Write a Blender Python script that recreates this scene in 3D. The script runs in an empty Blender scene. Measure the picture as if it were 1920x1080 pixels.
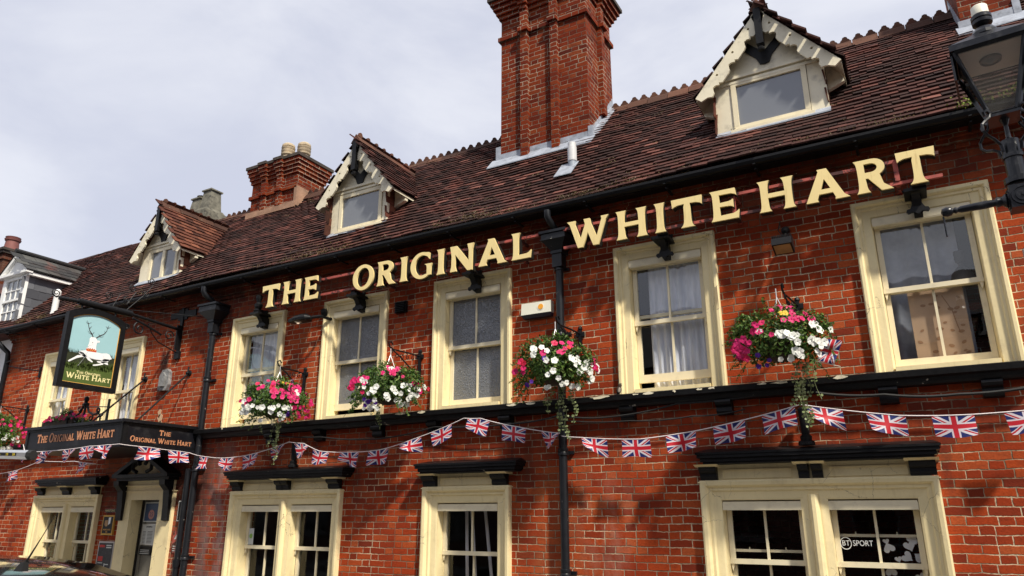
import bpy, math, random
from mathutils import Vector, Matrix
R = math.radians
random.seed(7)
S = bpy.context.scene
COL = S.collection

# ------------------------------------------------------------------ camera, sky, sun, exposure
cam = bpy.data.objects.new("camera", bpy.data.cameras.new("camera"))
COL.objects.link(cam)
cam.location = (0, -7.2, 1.6)
cam.rotation_euler = (R(90 + 17.405), R(0.0), R(29.667))
cam.data.sensor_width = 36
cam.data.lens = 1359.0 * 36 / 1920
cam.data.clip_end = 2000
S.camera = cam
S.view_settings.view_transform = 'Standard'
S.view_settings.look = 'None'
S.view_settings.exposure = 0.24
S.view_settings.gamma = 1

SUN = Vector((1.0, -0.62, 1.36)).normalized()       # direction towards the sun
sl = bpy.data.lights.new("sun", 'SUN')
sl.energy = 4.8
sl.angle = R(3.5)
sl.color = (1.0, 0.93, 0.80)
so = bpy.data.objects.new("sun", sl)
so.rotation_euler = SUN.to_track_quat('Z', 'Y').to_euler()
so.location = (20, -15, 30)
COL.objects.link(so)

world = bpy.data.worlds.new("World")
S.world = world
world.use_nodes = True


class N:
    """a node socket with arithmetic"""
    nt = None

    def __init__(s, sock): s.s = sock

    @staticmethod
    def op(o, *a, clamp=False):
        n = N.nt.nodes.new('ShaderNodeMath'); n.operation = o; n.use_clamp = clamp
        for i, x in enumerate(a):
            if isinstance(x, N): N.nt.links.new(x.s, n.inputs[i])
            else: n.inputs[i].default_value = x
        return N(n.outputs[0])

    def __add__(s, o): return N.op('ADD', s, o)
    __radd__ = __add__
    def __sub__(s, o): return N.op('SUBTRACT', s, o)
    def __rsub__(s, o): return N.op('SUBTRACT', o, s)
    def __mul__(s, o): return N.op('MULTIPLY', s, o)
    __rmul__ = __mul__
    def __truediv__(s, o): return N.op('DIVIDE', s, o)
    def lt(s, o): return N.op('LESS_THAN', s, o)
    def gt(s, o): return N.op('GREATER_THAN', s, o)
    def floor(s): return N.op('FLOOR', s)
    def fract(s): return N.op('FRACT', s)
    def abs(s): return N.op('ABSOLUTE', s)
    def mn(s, o): return N.op('MINIMUM', s, o)
    def mx(s, o): return N.op('MAXIMUM', s, o)

    def ss(s, a, b):
        n = N.nt.nodes.new('ShaderNodeMapRange'); n.interpolation_type = 'SMOOTHSTEP'
        N.nt.links.new(s.s, n.inputs[0]); n.inputs[1].default_value = a; n.inputs[2].default_value = b
        if a > b:
            n.inputs[1].default_value = b; n.inputs[2].default_value = a
            n.inputs[3].default_value = 1; n.inputs[4].default_value = 0
        return N(n.outputs[0])


def link(sock, inp):
    if isinstance(sock, N): N.nt.links.new(sock.s, inp)
    elif hasattr(inp, 'default_value'): inp.default_value = sock


def noise(vec, scale, detail=3, rough=0.55, col=False, dist=0):
    n = N.nt.nodes.new('ShaderNodeTexNoise')
    n.inputs['Scale'].default_value = scale; n.inputs['Detail'].default_value = detail
    n.inputs['Roughness'].default_value = rough; n.inputs['Distortion'].default_value = dist
    if vec is not None: N.nt.links.new(vec.s, n.inputs['Vector'])
    return N(n.outputs['Color' if col else 0])


def comb(x, y, z=0.0):
    n = N.nt.nodes.new('ShaderNodeCombineXYZ')
    for i, a in enumerate((x, y, z)): link(a, n.inputs[i])
    return N(n.outputs[0])


def sep(v):
    n = N.nt.nodes.new('ShaderNodeSeparateXYZ'); N.nt.links.new(v.s, n.inputs[0])
    return N(n.outputs[0]), N(n.outputs[1]), N(n.outputs[2])


def mixc(f, a, b, mode='MIX'):
    n = N.nt.nodes.new('ShaderNodeMix'); n.data_type = 'RGBA'; n.blend_type = mode
    link(f, n.inputs[0])
    for x, i in ((a, 6), (b, 7)):
        if isinstance(x, N): N.nt.links.new(x.s, n.inputs[i])
        else: n.inputs[i].default_value = (*x, 1) if len(x) == 3 else x
    return N(n.outputs[2])


def ramp(f, stops):
    n = N.nt.nodes.new('ShaderNodeValToRGB'); N.nt.links.new(f.s, n.inputs[0])
    e = n.color_ramp.elements
    while len(e) < len(stops): e.new(0.5)
    for i, (p, c) in enumerate(stops): e[i].position = p; e[i].color = (*c, 1)
    return N(n.outputs[0])


def bump(h, strength=0.4, dist=0.01):
    n = N.nt.nodes.new('ShaderNodeBump'); N.nt.links.new(h.s, n.inputs['Height'])
    n.inputs['Strength'].default_value = strength; n.inputs['Distance'].default_value = dist
    return N(n.outputs[0])


def pos():
    return N(N.nt.nodes.new('ShaderNodeNewGeometry').outputs['Position'])


def obj_co():
    return N(N.nt.nodes.new('ShaderNodeTexCoord').outputs['Object'])


# sky: physical sky veiled by a bright layer of thin cloud
nt = N.nt = world.node_tree
bg = nt.nodes['Background']
sky = nt.nodes.new('ShaderNodeTexSky'); sky.sky_type = 'NISHITA'; sky.sun_disc = False
sky.sun_elevation = math.asin(SUN.z)
sky.sun_rotation = math.atan2(SUN.x, SUN.y)
gen = N(nt.nodes.new('ShaderNodeTexCoord').outputs['Generated'])
gx, gy, gz = sep(gen)
cv = comb(gx * 1.0, gy * 1.0, gz * 2.2)
c1 = noise(cv, 2.3, 6, 0.55, dist=0.35).ss(0.36, 0.66)
cl = mixc(c1, (5.75, 6.0, 7.1), (7.5, 7.65, 8.35))
c2 = noise(cv, 1.1, 3, 0.5).ss(0.45, 0.75)
cl = mixc(c2 * 0.55, cl, (8.9, 8.95, 9.3))
link(mixc(0.9, N(sky.outputs[0]), cl), bg.inputs[0])
bg.inputs[1].default_value = 0.1


# ------------------------------------------------------------------ materials
MATS = {}


def newmat(name):
    m = bpy.data.materials.new(name); m.use_nodes = True
    N.nt = m.node_tree
    b = m.node_tree.nodes['Principled BSDF']
    MATS[name] = m
    return m, b


def simple(name, c, rough=0.6, metal=0.0, var=0.25, scale=6.0, bmp=0.0, bscale=40, spec=0.5, dirt=None, dirt_amt=0.0, dscale=2.5):
    m, b = newmat(name)
    p = obj_co()
    n1 = noise(p, scale, 4)
    c2 = tuple(x * (1 - var) for x in c)
    c3 = tuple(min(1, x * (1 + var * 0.6)) for x in c)
    col = ramp(n1, [(0.3, c2), (0.7, c3)])
    if dirt:
        col = mixc(noise(p, dscale, 6, 0.65).ss(0.5, 0.72) * dirt_amt, col, dirt)
    link(col, b.inputs['Base Color'])
    b.inputs['Roughness'].default_value = rough
    b.inputs['Metallic'].default_value = metal
    b.inputs['Specular IOR Level'].default_value = spec
    if bmp: link(bump(noise(p, bscale, 3), bmp, 0.01), b.inputs['Normal'])
    return m


def brick_mat(name, side=False, tone=1.0, mort=(0.66, 0.52, 0.35), front=False, pale=None, mamt=1.0):
    m, b = newmat(name)
    p = pos()
    x, y, z = sep(p)
    H, P = 0.0724, 0.335
    wob = noise(p, 4.0, 4, 0.6)
    wob2 = noise(p, 23.0, 2)
    v = (z + (wob - 0.5) * 0.030 + (wob2 - 0.5) * 0.012) / H
    u0 = (x + y) + (wob2 - 0.5) * 0.012
    row = v.floor(); fv = v.fract()
    rj = N(N.nt.nodes.new('ShaderNodeTexWhiteNoise').outputs[0])
    wn = rj.s.node; wn.noise_dimensions = '1D'; N.nt.links.new(row.s, wn.inputs['W'])
    fu = u0 / P + N.op('MODULO', row, 2.0) * 0.5 + rj * 0.22
    k = fu.floor(); f = fu.fract()
    head = f.gt(0.667)
    du = f.mn((f - 0.667).abs()).mn(1.0 - f) * P
    dv = fv.mn(1.0 - fv) * H
    d = du.mn(dv)
    thick = noise(p, 5.0, 3) * 0.0068 + 0.0
    mask = (d - thick).ss(0.0028, -0.0012)
    wn2 = N.nt.nodes.new('ShaderNodeTexWhiteNoise'); wn2.noise_dimensions = '3D'
    N.nt.links.new(comb(k * 2.0 + head, row, 0.0).s, wn2.inputs['Vector'])
    r = N(wn2.outputs[0]); rc = N(wn2.outputs[1])
    t = tone * 0.83
    bc = ramp(r, [(0.0, (0.20 * t, 0.030 * t, 0.014 * t)), (0.14, (0.32 * t, 0.042 * t, 0.013 * t)), (0.45, (0.43 * t, 0.056 * t, 0.014 * t)),
                  (0.8, (0.50 * t, 0.078 * t, 0.018 * t)), (1.0, (0.54 * t, 0.115 * t, 0.035 * t))])
    bc = mixc(noise(p, 45.0, 4, 0.65).ss(0.35, 0.75) * 0.4, bc, (0.20 * t, 0.028 * t, 0.010 * t))
    bc = mixc(noise(comb(x * 1.0, y, z * 2.0), 9.0, 5, 0.7).ss(0.5, 0.72) * 0.45, bc, (0.15 * t, 0.03 * t, 0.014 * t))
    bc = mixc(noise(p, 0.9, 5, 0.6).ss(0.48, 0.8) * 0.55, bc, (0.19 * t, 0.032 * t, 0.016 * t))
    mo = mixc(noise(p, 1.7, 4, 0.6).ss(0.4, 0.62), tuple(0.30 * q for q in mort), mort)
    mo = mixc(noise(p, 30.0, 2).ss(0.5, 0.7) * 0.6, mo, (0.06, 0.03, 0.02))
    col = mixc(mask * mamt, bc, mo)
    if front:
        def zone(x0, x1, z0, z1, sx, sz):
            return x.ss(x0 - sx, x0 + sx) * x.ss(x1 + sx, x1 - sx) * z.ss(z0 - sz, z0 + sz) * z.ss(z1 + sz, z1 - sz)
        st = comb(x * 1.0, y, z * 0.45)
        n1 = noise(st, 5.0, 5, 0.65)
        # lime and salt bloom beside the left and the middle downpipes
        w = zone(-9.15, -8.62, 0.2, 2.55, 0.16, 0.2) * n1.ss(0.38, 0.62)
        col = mixc(w * 0.55, col, (0.36, 0.27, 0.25))
        w = zone(-3.3, -2.75, 0.4, 1.95, 0.2, 0.2) * n1.ss(0.4, 0.66)
        col = mixc(w * 0.30, col, (0.42, 0.25, 0.19))
        w = zone(-4.2, -3.2, 0.0, 2.2, 0.3, 0.2) * n1.ss(0.4, 0.66)
        col = mixc(w * 0.35, col, (0.17, 0.085, 0.035))
        # soot and damp: under the eaves (eave shade painted in too), beside the hoods and behind the canopy
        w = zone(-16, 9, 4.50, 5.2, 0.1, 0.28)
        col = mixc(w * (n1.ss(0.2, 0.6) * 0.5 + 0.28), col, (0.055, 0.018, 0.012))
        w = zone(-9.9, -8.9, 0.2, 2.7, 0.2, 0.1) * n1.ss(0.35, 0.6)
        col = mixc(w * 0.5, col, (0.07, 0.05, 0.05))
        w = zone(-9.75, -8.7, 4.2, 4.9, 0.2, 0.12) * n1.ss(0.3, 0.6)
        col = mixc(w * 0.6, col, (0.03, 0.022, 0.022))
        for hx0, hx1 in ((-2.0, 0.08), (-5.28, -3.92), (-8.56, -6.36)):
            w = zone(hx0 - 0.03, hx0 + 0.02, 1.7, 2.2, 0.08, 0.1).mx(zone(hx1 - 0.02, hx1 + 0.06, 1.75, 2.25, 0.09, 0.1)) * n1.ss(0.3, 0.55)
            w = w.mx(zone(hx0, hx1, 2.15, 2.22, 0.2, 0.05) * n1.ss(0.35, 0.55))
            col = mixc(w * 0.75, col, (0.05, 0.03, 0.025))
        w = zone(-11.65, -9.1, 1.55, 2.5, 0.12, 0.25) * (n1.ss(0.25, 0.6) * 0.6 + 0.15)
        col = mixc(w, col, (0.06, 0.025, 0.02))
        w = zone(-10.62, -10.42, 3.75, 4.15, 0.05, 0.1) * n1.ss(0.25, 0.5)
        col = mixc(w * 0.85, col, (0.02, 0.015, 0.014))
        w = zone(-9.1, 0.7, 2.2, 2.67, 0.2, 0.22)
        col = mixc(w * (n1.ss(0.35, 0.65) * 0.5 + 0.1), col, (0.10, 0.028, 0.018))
        w = noise(comb(x, y, z), 0.75, 3, 0.5).ss(0.56, 0.68) * mask.lt(0.5)
        col = mixc(w * 0.35, col, (0.46, 0.12, 0.045))
        for sx0, sx1 in ((-8.94, -7.85), (-7.09, -5.97), (-5.22, -4.10), (-2.78, -1.66), (-0.35, 0.77)):
            for e_ in (sx0, sx1):
                w = zone(e_ - 0.05, e_ + 0.05, 2.05, 2.66, 0.06, 0.25) * noise(comb(x * 1.0, y, z * 0.12), 26.0, 3).ss(0.4, 0.65)
                col = mixc(w * 0.55, col, (0.06, 0.032, 0.026))
        # bits of old cream paint and lime on the bricks
        w = noise(p, 26.0, 3, 0.7).ss(0.735, 0.76)
        col = mixc(w * 0.7, col, (0.55, 0.5, 0.42))
    if pale:
        col = mixc(noise(p, 2.0, 4).ss(0.35, 0.65) * 0.6, col, pale)
    link(col, b.inputs['Base Color'])
    b.inputs['Roughness'].default_value = 0.82
    b.inputs['Specular IOR Level'].default_value = 0.12
    h = (1.0 - mask) * 0.8 + noise(p, 60.0, 4, 0.7) * 0.45 + r * 0.35
    link(bump(h, 0.75, 0.011), b.inputs['Normal'])
    return m


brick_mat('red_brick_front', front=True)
brick_mat('red_brick_chimney', tone=0.50, mort=(0.46, 0.40, 0.30), mamt=0.9)
brick_mat('brown_brick', tone=0.30, mort=(0.25, 0.2, 0.16), pale=(0.10, 0.058, 0.04))


def tile_mat(name, cols, lichen=0.25, rough=0.85):
    m, b = newmat(name)
    g = N.nt.nodes.new('ShaderNodeNewGeometry')
    r = N(g.outputs['Random Per Island']); p = N(g.outputs['Position'])
    c = ramp(r, cols)
    big = noise(p, 0.9, 5, 0.6)
    c = mixc(big.ss(0.42, 0.7) * 0.7, c, (0.032, 0.017, 0.014))
    c = mixc(noise(p, 1.7, 3, 0.6).ss(0.56, 0.72) * 0.4, c, (0.18, 0.056, 0.040))
    c = mixc(noise(p, 38.0, 4, 0.7).ss(0.5, 0.78) * 0.6, c, (0.014, 0.010, 0.009))
    c = mixc(noise(p, 9.0, 5, 0.7).ss(0.66, 0.74) * lichen, c, (0.30, 0.26, 0.17))
    c = mixc(noise(p, 2.2, 6, 0.7).ss(0.69, 0.73) * min(1.0, lichen * 1.5), c, (0.45, 0.19, 0.03))
    link(c, b.inputs['Base Color'])
    b.inputs['Roughness'].default_value = rough
    b.inputs['Specular IOR Level'].default_value = 0.2
    link(bump(noise(p, 50.0, 4), 0.5, 0.01), b.inputs['Normal'])
    return m


tile_mat('clay_tile', [(0.0, (0.022, 0.011, 0.010)), (0.35, (0.045, 0.019, 0.016)), (0.72, (0.072, 0.028, 0.023)), (0.92, (0.115, 0.043, 0.034)), (1.0, (0.20, 0.08, 0.062))])
tile_mat('warm_tile', [(0.0, (0.05, 0.018, 0.012)), (0.5, (0.12, 0.040, 0.024)), (1.0, (0.22, 0.080, 0.045))])
tile_mat('ridge_clay', [(0.0, (0.07, 0.035, 0.026)), (1.0, (0.15, 0.07, 0.045))], lichen=0.8)
tile_mat('slate', [(0.0, (0.03, 0.032, 0.034)), (0.6, (0.055, 0.055, 0.055)), (1.0, (0.09, 0.09, 0.085))], lichen=0.6)
m, b = newmat('slate_cheek')
r = N(N.nt.nodes.new('ShaderNodeNewGeometry').outputs['Random Per Island'])
link(ramp(r, [(0, (0.05, 0.052, 0.062)), (1, (0.13, 0.135, 0.15))]), b.inputs['Base Color']); b.inputs['Roughness'].default_value = 0.6

CREAM = (0.86, 0.72, 0.41)
simple('cream_paint', CREAM, 0.5, var=0.10, scale=2.0, bmp=0.15, bscale=30, dirt=(0.45, 0.35, 0.2), dirt_amt=0.35, dscale=4.0)
N.nt = MATS['cream_paint'].node_tree; b = N.nt.nodes['Principled BSDF']
q = pos(); qx, qy, qz = sep(q)
base = N(b.inputs['Base Color'].links[0].from_socket)
streak = noise(comb(qx * 1.0, qy, qz * 0.10), 22.0, 4, 0.65).ss(0.52, 0.78)
col = mixc(streak * 0.38, base, (0.50, 0.38, 0.17))
vo = N.nt.nodes.new('ShaderNodeTexVoronoi'); vo.feature = 'DISTANCE_TO_EDGE'; vo.inputs['Scale'].default_value = 3.6
wv = noise(q, 9.0, 4, 0.7); N.nt.links.new(comb(qx + wv * 0.10, qy, qz + wv * 0.12).s, vo.inputs['Vector'])
crack = N(vo.outputs[0]).ss(0.0075, 0.003) * noise(q, 2.3, 2).ss(0.5, 0.6)
col = mixc(crack * 0.75, col, (0.16, 0.11, 0.06))
chip = noise(q, 24.0, 4, 0.7).ss(0.715, 0.73)
col = mixc(chip * 0.8, col, (0.20, 0.15, 0.10))
link(col, b.inputs['Base Color'])
simple('cream_joinery', (0.80, 0.71, 0.50), 0.45, var=0.08, scale=3.0, dirt=(0.4, 0.33, 0.22), dirt_amt=0.3, dscale=8.0)
simple('dormer_white', (0.80, 0.73, 0.55), 0.5, var=0.12, scale=3.0, bmp=0.1, dirt=(0.30, 0.27, 0.22), dirt_amt=0.55, dscale=5.0)
simple('white_paint', (0.82, 0.82, 0.80), 0.45, var=0.06)
simple('black_paint', (0.007, 0.007, 0.008), 0.45, spec=0.25, var=0.4, scale=14, bmp=0.2, bscale=30)
simple('black_weathered', (0.008, 0.008, 0.009), 0.45, spec=0.25, var=0.4, scale=14, bmp=0.3, bscale=25, dirt=(0.5, 0.46, 0.38), dirt_amt=0.9, dscale=7)
N.nt = MATS['black_weathered'].node_tree
for n in N.nt.nodes:
    if n.type == 'MAP_RANGE': n.inputs[1].default_value = 0.665; n.inputs[2].default_value = 0.69
simple('pipe_black', (0.010, 0.011, 0.014), 0.38, spec=0.35, var=0.3, scale=9, dirt=(0.35, 0.33, 0.3), dirt_amt=0.8, dscale=16)
N.nt = MATS['pipe_black'].node_tree
for n in N.nt.nodes:
    if n.type == 'MAP_RANGE': n.inputs[1].default_value = 0.66; n.inputs[2].default_value = 0.7
simple('iron', (0.006, 0.006, 0.007), 0.5, spec=0.25, var=0.3, scale=20, bmp=0.2, bscale=60)
simple('lamp_black', (0.007, 0.008, 0.012), 0.28, spec=0.4, var=0.3, scale=12, dirt=(0.12, 0.12, 0.12), dirt_amt=0.3, dscale=20)
simple('lead', (0.33, 0.36, 0.42), 0.5, var=0.22, scale=9, bmp=0.3, bscale=18, dirt=(0.14, 0.15, 0.17), dirt_amt=0.7, dscale=11)
simple('letter_cream', (0.88, 0.70, 0.32), 0.45, var=0.05, scale=2.5, dirt=(0.6, 0.42, 0.17), dirt_amt=0.25, dscale=5)
N.nt = MATS['letter_cream'].node_tree; b = N.nt.nodes['Principled BSDF']
q = pos(); qx, qy, qz = sep(q); base = N(b.inputs['Base Color'].links[0].from_socket)
link(mixc(noise(comb(qx, qy, qz * 0.12), 30.0, 4, 0.6).ss(0.54, 0.78) * 0.42, base, (0.46, 0.30, 0.11)), b.inputs['Base Color'])
simple('letter_black', (0.016, 0.014, 0.012), 0.5)
simple('rail_red', (0.42, 0.085, 0.065), 0.6, var=0.3, scale=8, dirt=(0.05, 0.014, 0.012), dirt_amt=0.95, dscale=7)
N.nt = MATS['rail_red'].node_tree
for n in N.nt.nodes:
    if n.type == 'MAP_RANGE': n.inputs[1].default_value = 0.50; n.inputs[2].default_value = 0.54
simple('mortar', (0.34, 0.2, 0.13), 0.9, var=0.3, bmp=0.4)
simple('stone_pot', (0.17, 0.16, 0.125), 0.9, var=0.5, scale=7, bmp=0.6, bscale=14, dirt=(0.035, 0.032, 0.03), dirt_amt=0.95, dscale=9)
simple('buff_pot', (0.50, 0.40, 0.27), 0.85, var=0.3, scale=6, dirt=(0.10, 0.08, 0.06), dirt_amt=0.6, dscale=7)
simple('red_pot', (0.19, 0.065, 0.055), 0.7, var=0.2)
simple('soot_cap', (0.05, 0.038, 0.03), 0.9, var=0.5, bmp=0.4, dirt=(0.16, 0.14, 0.1), dirt_amt=0.5)
simple('interior', (0.035, 0.033, 0.032), 0.9)
simple('interior_blue', (0.34, 0.36, 0.43), 0.9, var=0.5, scale=3)
simple('plastic_white', (0.74, 0.72, 0.60), 0.4, var=0.05)
simple('plastic_navy', (0.008, 0.012, 0.04), 0.35)
simple('orange', (0.75, 0.32, 0.02), 0.5)
simple('pipe_white', (0.62, 0.62, 0.63), 0.4, var=0.12, scale=12)
simple('pipe_grey', (0.30, 0.34, 0.40), 0.45, var=0.12)
simple('grass_green', (0.075, 0.115, 0.018), 0.6, var=0.2, scale=9)
simple('grass_dark', (0.022, 0.028, 0.008), 0.6)
simple('sign_sky', (0.34, 0.56, 0.60), 0.35, var=0.05, scale=3)
simple('gold', (0.78, 0.42, 0.10), 0.45, var=0.08)
simple('pale_gold', (0.85, 0.76, 0.38), 0.45, var=0.08)
simple('copper_text', (0.55, 0.24, 0.12), 0.5, var=0.1)
simple('stag_white', (0.86, 0.86, 0.86), 0.4, var=0.03)
simple('stag_shade', (0.55, 0.57, 0.60), 0.4)
simple('antler', (0.05, 0.015, 0.012), 0.5)
simple('crown_red', (0.62, 0.09, 0.02), 0.5)
simple('sign_black', (0.007, 0.007, 0.010), 0.42, spec=0.3, var=0.2, dirt=(0.05, 0.05, 0.05), dirt_amt=0.4, dscale=6)
simple('asphalt', (0.05, 0.05, 0.052), 0.9, var=0.3, scale=3, bmp=0.4, bscale=80)
simple('paving', (0.14, 0.135, 0.125), 0.85, var=0.25, scale=2, bmp=0.3)
simple('render_white', (0.74, 0.73, 0.73), 0.7, var=0.08, scale=2, bmp=0.2, dirt=(0.4, 0.4, 0.4), dirt_amt=0.3)
simple('far_frame', (0.12, 0.12, 0.12), 0.6)
simple('opposite_brick', (0.12, 0.06, 0.045), 0.85, var=0.3)
simple('basket_brown', (0.05, 0.035, 0.022), 0.9, var=0.4, bmp=0.6)
simple('chain', (0.6, 0.6, 0.6), 0.4, metal=0.6)
simple('string', (0.75, 0.68, 0.68), 0.7, var=0.1)
simple('rubber', (0.012, 0.012, 0.012), 0.7)
simple('silver', (0.55, 0.56, 0.58), 0.3, metal=0.7, var=0.1)
simple('yellow', (0.75, 0.55, 0.02), 0.5)
simple('red_paint', (0.5, 0.02, 0.015), 0.5)
simple('paper', (0.62, 0.64, 0.62), 0.5, var=0.1)
simple('grey_door', (0.16, 0.15, 0.125), 0.5, var=0.1)
simple('poster_blue', (0.02, 0.06, 0.16), 0.4)
simple('poster_pink', (0.5, 0.22, 0.2), 0.5)
simple('chalk', (0.03, 0.03, 0.035), 0.5, var=0.6, scale=26)
simple('brass', (0.65, 0.40, 0.08), 0.35, metal=0.4, var=0.2)
simple('tan', (0.42, 0.24, 0.10), 0.5)
simple('board_peach', (0.55, 0.36, 0.22), 0.6, var=0.06)
simple('board_leaf', (0.36, 0.19, 0.09), 0.6, var=0.1)
simple('green_label', (0.3, 0.55, 0.12), 0.5)
simple('dark_wood', (0.02, 0.017, 0.015), 0.6)
simple('grey_stone', (0.28, 0.28, 0.28), 0.8, var=0.5, scale=12, bmp=0.5, dirt=(0.06, 0.06, 0.06), dirt_amt=0.7, dscale=14)
simple('bird_brown', (0.07, 0.045, 0.03), 0.8, var=0.5, scale=40)
simple('bird_pale', (0.35, 0.3, 0.25), 0.8)
simple('stem_green', (0.12, 0.15, 0.05), 0.7)
simple('lens', (0.35, 0.36, 0.36), 0.25)
simple('soffit_grey', (0.80, 0.77, 0.72), 0.55, var=0.06)
simple('paint_dark_blue', (0.006, 0.009, 0.02), 0.5)
m, b = newmat('lamp_glow'); b.inputs['Emission Color'].default_value = (1, 0.72, 0.5, 1); b.inputs['Emission Strength'].default_value = 0.75
m, b = newmat('car_paint'); b.inputs['Base Color'].default_value = (0.012, 0.010, 0.010, 1); b.inputs['Roughness'].default_value = 0.12
b.inputs['Coat Weight'].default_value = 1.0; b.inputs['Metallic'].default_value = 0.3
m, b = newmat('van_paint'); b.inputs['Base Color'].default_value = (0.75, 0.75, 0.76, 1); b.inputs['Roughness'].default_value = 0.25
m, b = newmat('car_glass'); b.inputs['Base Color'].default_value = (0.01, 0.012, 0.014, 1); b.inputs['Roughness'].default_value = 0.05


def leafy(name, cols, rough=0.5, trans=0.25):
    m, b = newmat(name)
    r = N(N.nt.nodes.new('ShaderNodeNewGeometry').outputs['Random Per Island'])
    c = ramp(r, cols)
    link(c, b.inputs['Base Color'])
    b.inputs['Roughness'].default_value = rough
    b.inputs['Specular IOR Level'].default_value = 0.3
    t = N.nt.nodes.new('ShaderNodeBsdfTranslucent'); link(c, t.inputs[0])
    mx = N.nt.nodes.new('ShaderNodeMixShader'); mx.inputs[0].default_value = trans
    N.nt.links.new(b.outputs[0], mx.inputs[1]); N.nt.links.new(t.outputs[0], mx.inputs[2])
    N.nt.links.new(mx.outputs[0], N.nt.nodes['Material Output'].inputs[0])


leafy('leaf', [(0, (0.022, 0.055, 0.010)), (0.5, (0.060, 0.125, 0.020)), (0.85, (0.12, 0.20, 0.035)), (1, (0.20, 0.27, 0.07))])
leafy('leaf_variegated', [(0, (0.10, 0.15, 0.04)), (1, (0.35, 0.40, 0.20))])
leafy('moss', [(0, (0.06, 0.09, 0.01)), (1, (0.22, 0.28, 0.03))])
leafy('dead_moss', [(0, (0.05, 0.035, 0.012)), (1, (0.16, 0.11, 0.04))])
leafy('pink_petal', [(0, (0.55, 0.012, 0.11)), (0.7, (0.75, 0.03, 0.20)), (1, (0.62, 0.02, 0.05))])
leafy('white_petal', [(0, (0.78, 0.80, 0.74)), (1, (0.88, 0.88, 0.84))], trans=0.15)
leafy('purple_petal', [(0, (0.07, 0.012, 0.22)), (1, (0.12, 0.03, 0.35))])
leafy('red_petal', [(0, (0.65, 0.03, 0.02)), (1, (0.75, 0.06, 0.03))])
leafy('yellow_petal', [(0, (0.75, 0.5, 0.03)), (1, (0.8, 0.6, 0.08))])


def glass_mat(name, tint=(1, 1, 1), refl=0.10, body=None, body_amt=0.0, bmp=0.0, bs=14, rough=0.01):
    m, b = newmat(name)
    t = N.nt.nodes.new('ShaderNodeBsdfTransparent'); t.inputs[0].default_value = (*tint, 1)
    g = N.nt.nodes.new('ShaderNodeBsdfGlossy'); g.inputs['Roughness'].default_value = rough
    gm = N.nt.nodes.new('ShaderNodeNewGeometry'); dt = N.nt.nodes.new('ShaderNodeVectorMath'); dt.operation = 'DOT_PRODUCT'
    N.nt.links.new(gm.outputs['Normal'], dt.inputs[0]); N.nt.links.new(gm.outputs['Incoming'], dt.inputs[1])
    om = 1.0 - N(dt.outputs['Value']).abs()
    schl = om * om * om * om * om * 0.96 + 0.04
    nrm = bump(noise(pos(), 1.6, 2), 0.05, 0.05)
    if bmp: nrm = bump(noise(pos(), bs, 4, dist=2.5), bmp, 0.02)
    N.nt.links.new(nrm.s, g.inputs['Normal'])
    f = schl * 1.8 + (refl - 0.07)
    mx = N.nt.nodes.new('ShaderNodeMixShader'); link(f, mx.inputs[0])
    if body:
        d = N.nt.nodes.new('ShaderNodeBsdfDiffuse'); d.inputs[0].default_value = (*body, 1)
        N.nt.links.new(nrm.s, d.inputs['Normal'])
        m2 = N.nt.nodes.new('ShaderNodeMixShader'); m2.inputs[0].default_value = body_amt
        N.nt.links.new(t.outputs[0], m2.inputs[1]); N.nt.links.new(d.outputs[0], m2.inputs[2])
        N.nt.links.new(m2.outputs[0], mx.inputs[1])
    else:
        N.nt.links.new(t.outputs[0], mx.inputs[1])
    N.nt.links.new(g.outputs[0], mx.inputs[2])
    N.nt.links.new(mx.outputs[0], N.nt.nodes['Material Output'].inputs[0])


glass_mat('window_glass', (0.93, 0.95, 0.97), 0.115)
glass_mat('dark_glass', (0.85, 0.85, 0.86), 0.05)
glass_mat('frosted_glass', (0.6, 0.62, 0.64), 0.12, body=(0.16, 0.17, 0.19), body_amt=0.9, bmp=0.7, bs=22, rough=0.15)
glass_mat('grey_glass', (0.5, 0.52, 0.55), 0.13, body=(0.21, 0.225, 0.25), body_amt=0.75)
glass_mat('lantern_glass', (0.82, 0.82, 0.80), 0.06, body=(0.55, 0.53, 0.47), body_amt=0.14)

m, b = newmat('curtain')
px_, py_, pz_ = sep(pos())
fold = noise(comb(px_ * 1.0, 0.0, pz_ * 0.12), 16.0, 3)
link(ramp(fold, [(0.35, (0.60, 0.62, 0.70)), (0.65, (0.90, 0.90, 0.94))]), b.inputs['Base Color'])
b.inputs['Roughness'].default_value = 0.9
b.inputs['Emission Strength'].default_value = 0.0


# Union flag, laid out in the flag's own UV
m, b = newmat('union_flag')
uv = N(N.nt.nodes.new('ShaderNodeTexCoord').outputs['UV'])
U, V, _ = sep(uv)
X = (U - 0.5) * 1.6; Y = V - 0.5
ax, ay = X.abs(), Y.abs()
sx = X.gt(0.0) * 2.0 - 1.0
s1 = Y * 0.848 - X * 0.53
s2 = Y * 0.848 + X * 0.53
wd = s1.abs().mn(s2.abs()).lt(0.098)
r1 = (s1 * sx * -1.0 - 0.032).abs().lt(0.032)
r2 = (s2 * sx - 0.032).abs().lt(0.032)
rd = r1.mx(r2) * wd
c = mixc(wd, (0.012, 0.022, 0.16), (0.80, 0.76, 0.82))
c = mixc(rd, c, (0.55, 0.012, 0.03))
wc = ax.mn(ay).lt(0.165)
c = mixc(wc, c, (0.80, 0.76, 0.82))
c = mixc(ax.mn(ay).lt(0.098), c, (0.62, 0.014, 0.03))
link(c, b.inputs['Base Color']); b.inputs['Roughness'].default_value = 0.55
t = N.nt.nodes.new('ShaderNodeBsdfTranslucent'); link(c, t.inputs[0])
mx = N.nt.nodes.new('ShaderNodeMixShader'); mx.inputs[0].default_value = 0.3
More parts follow.
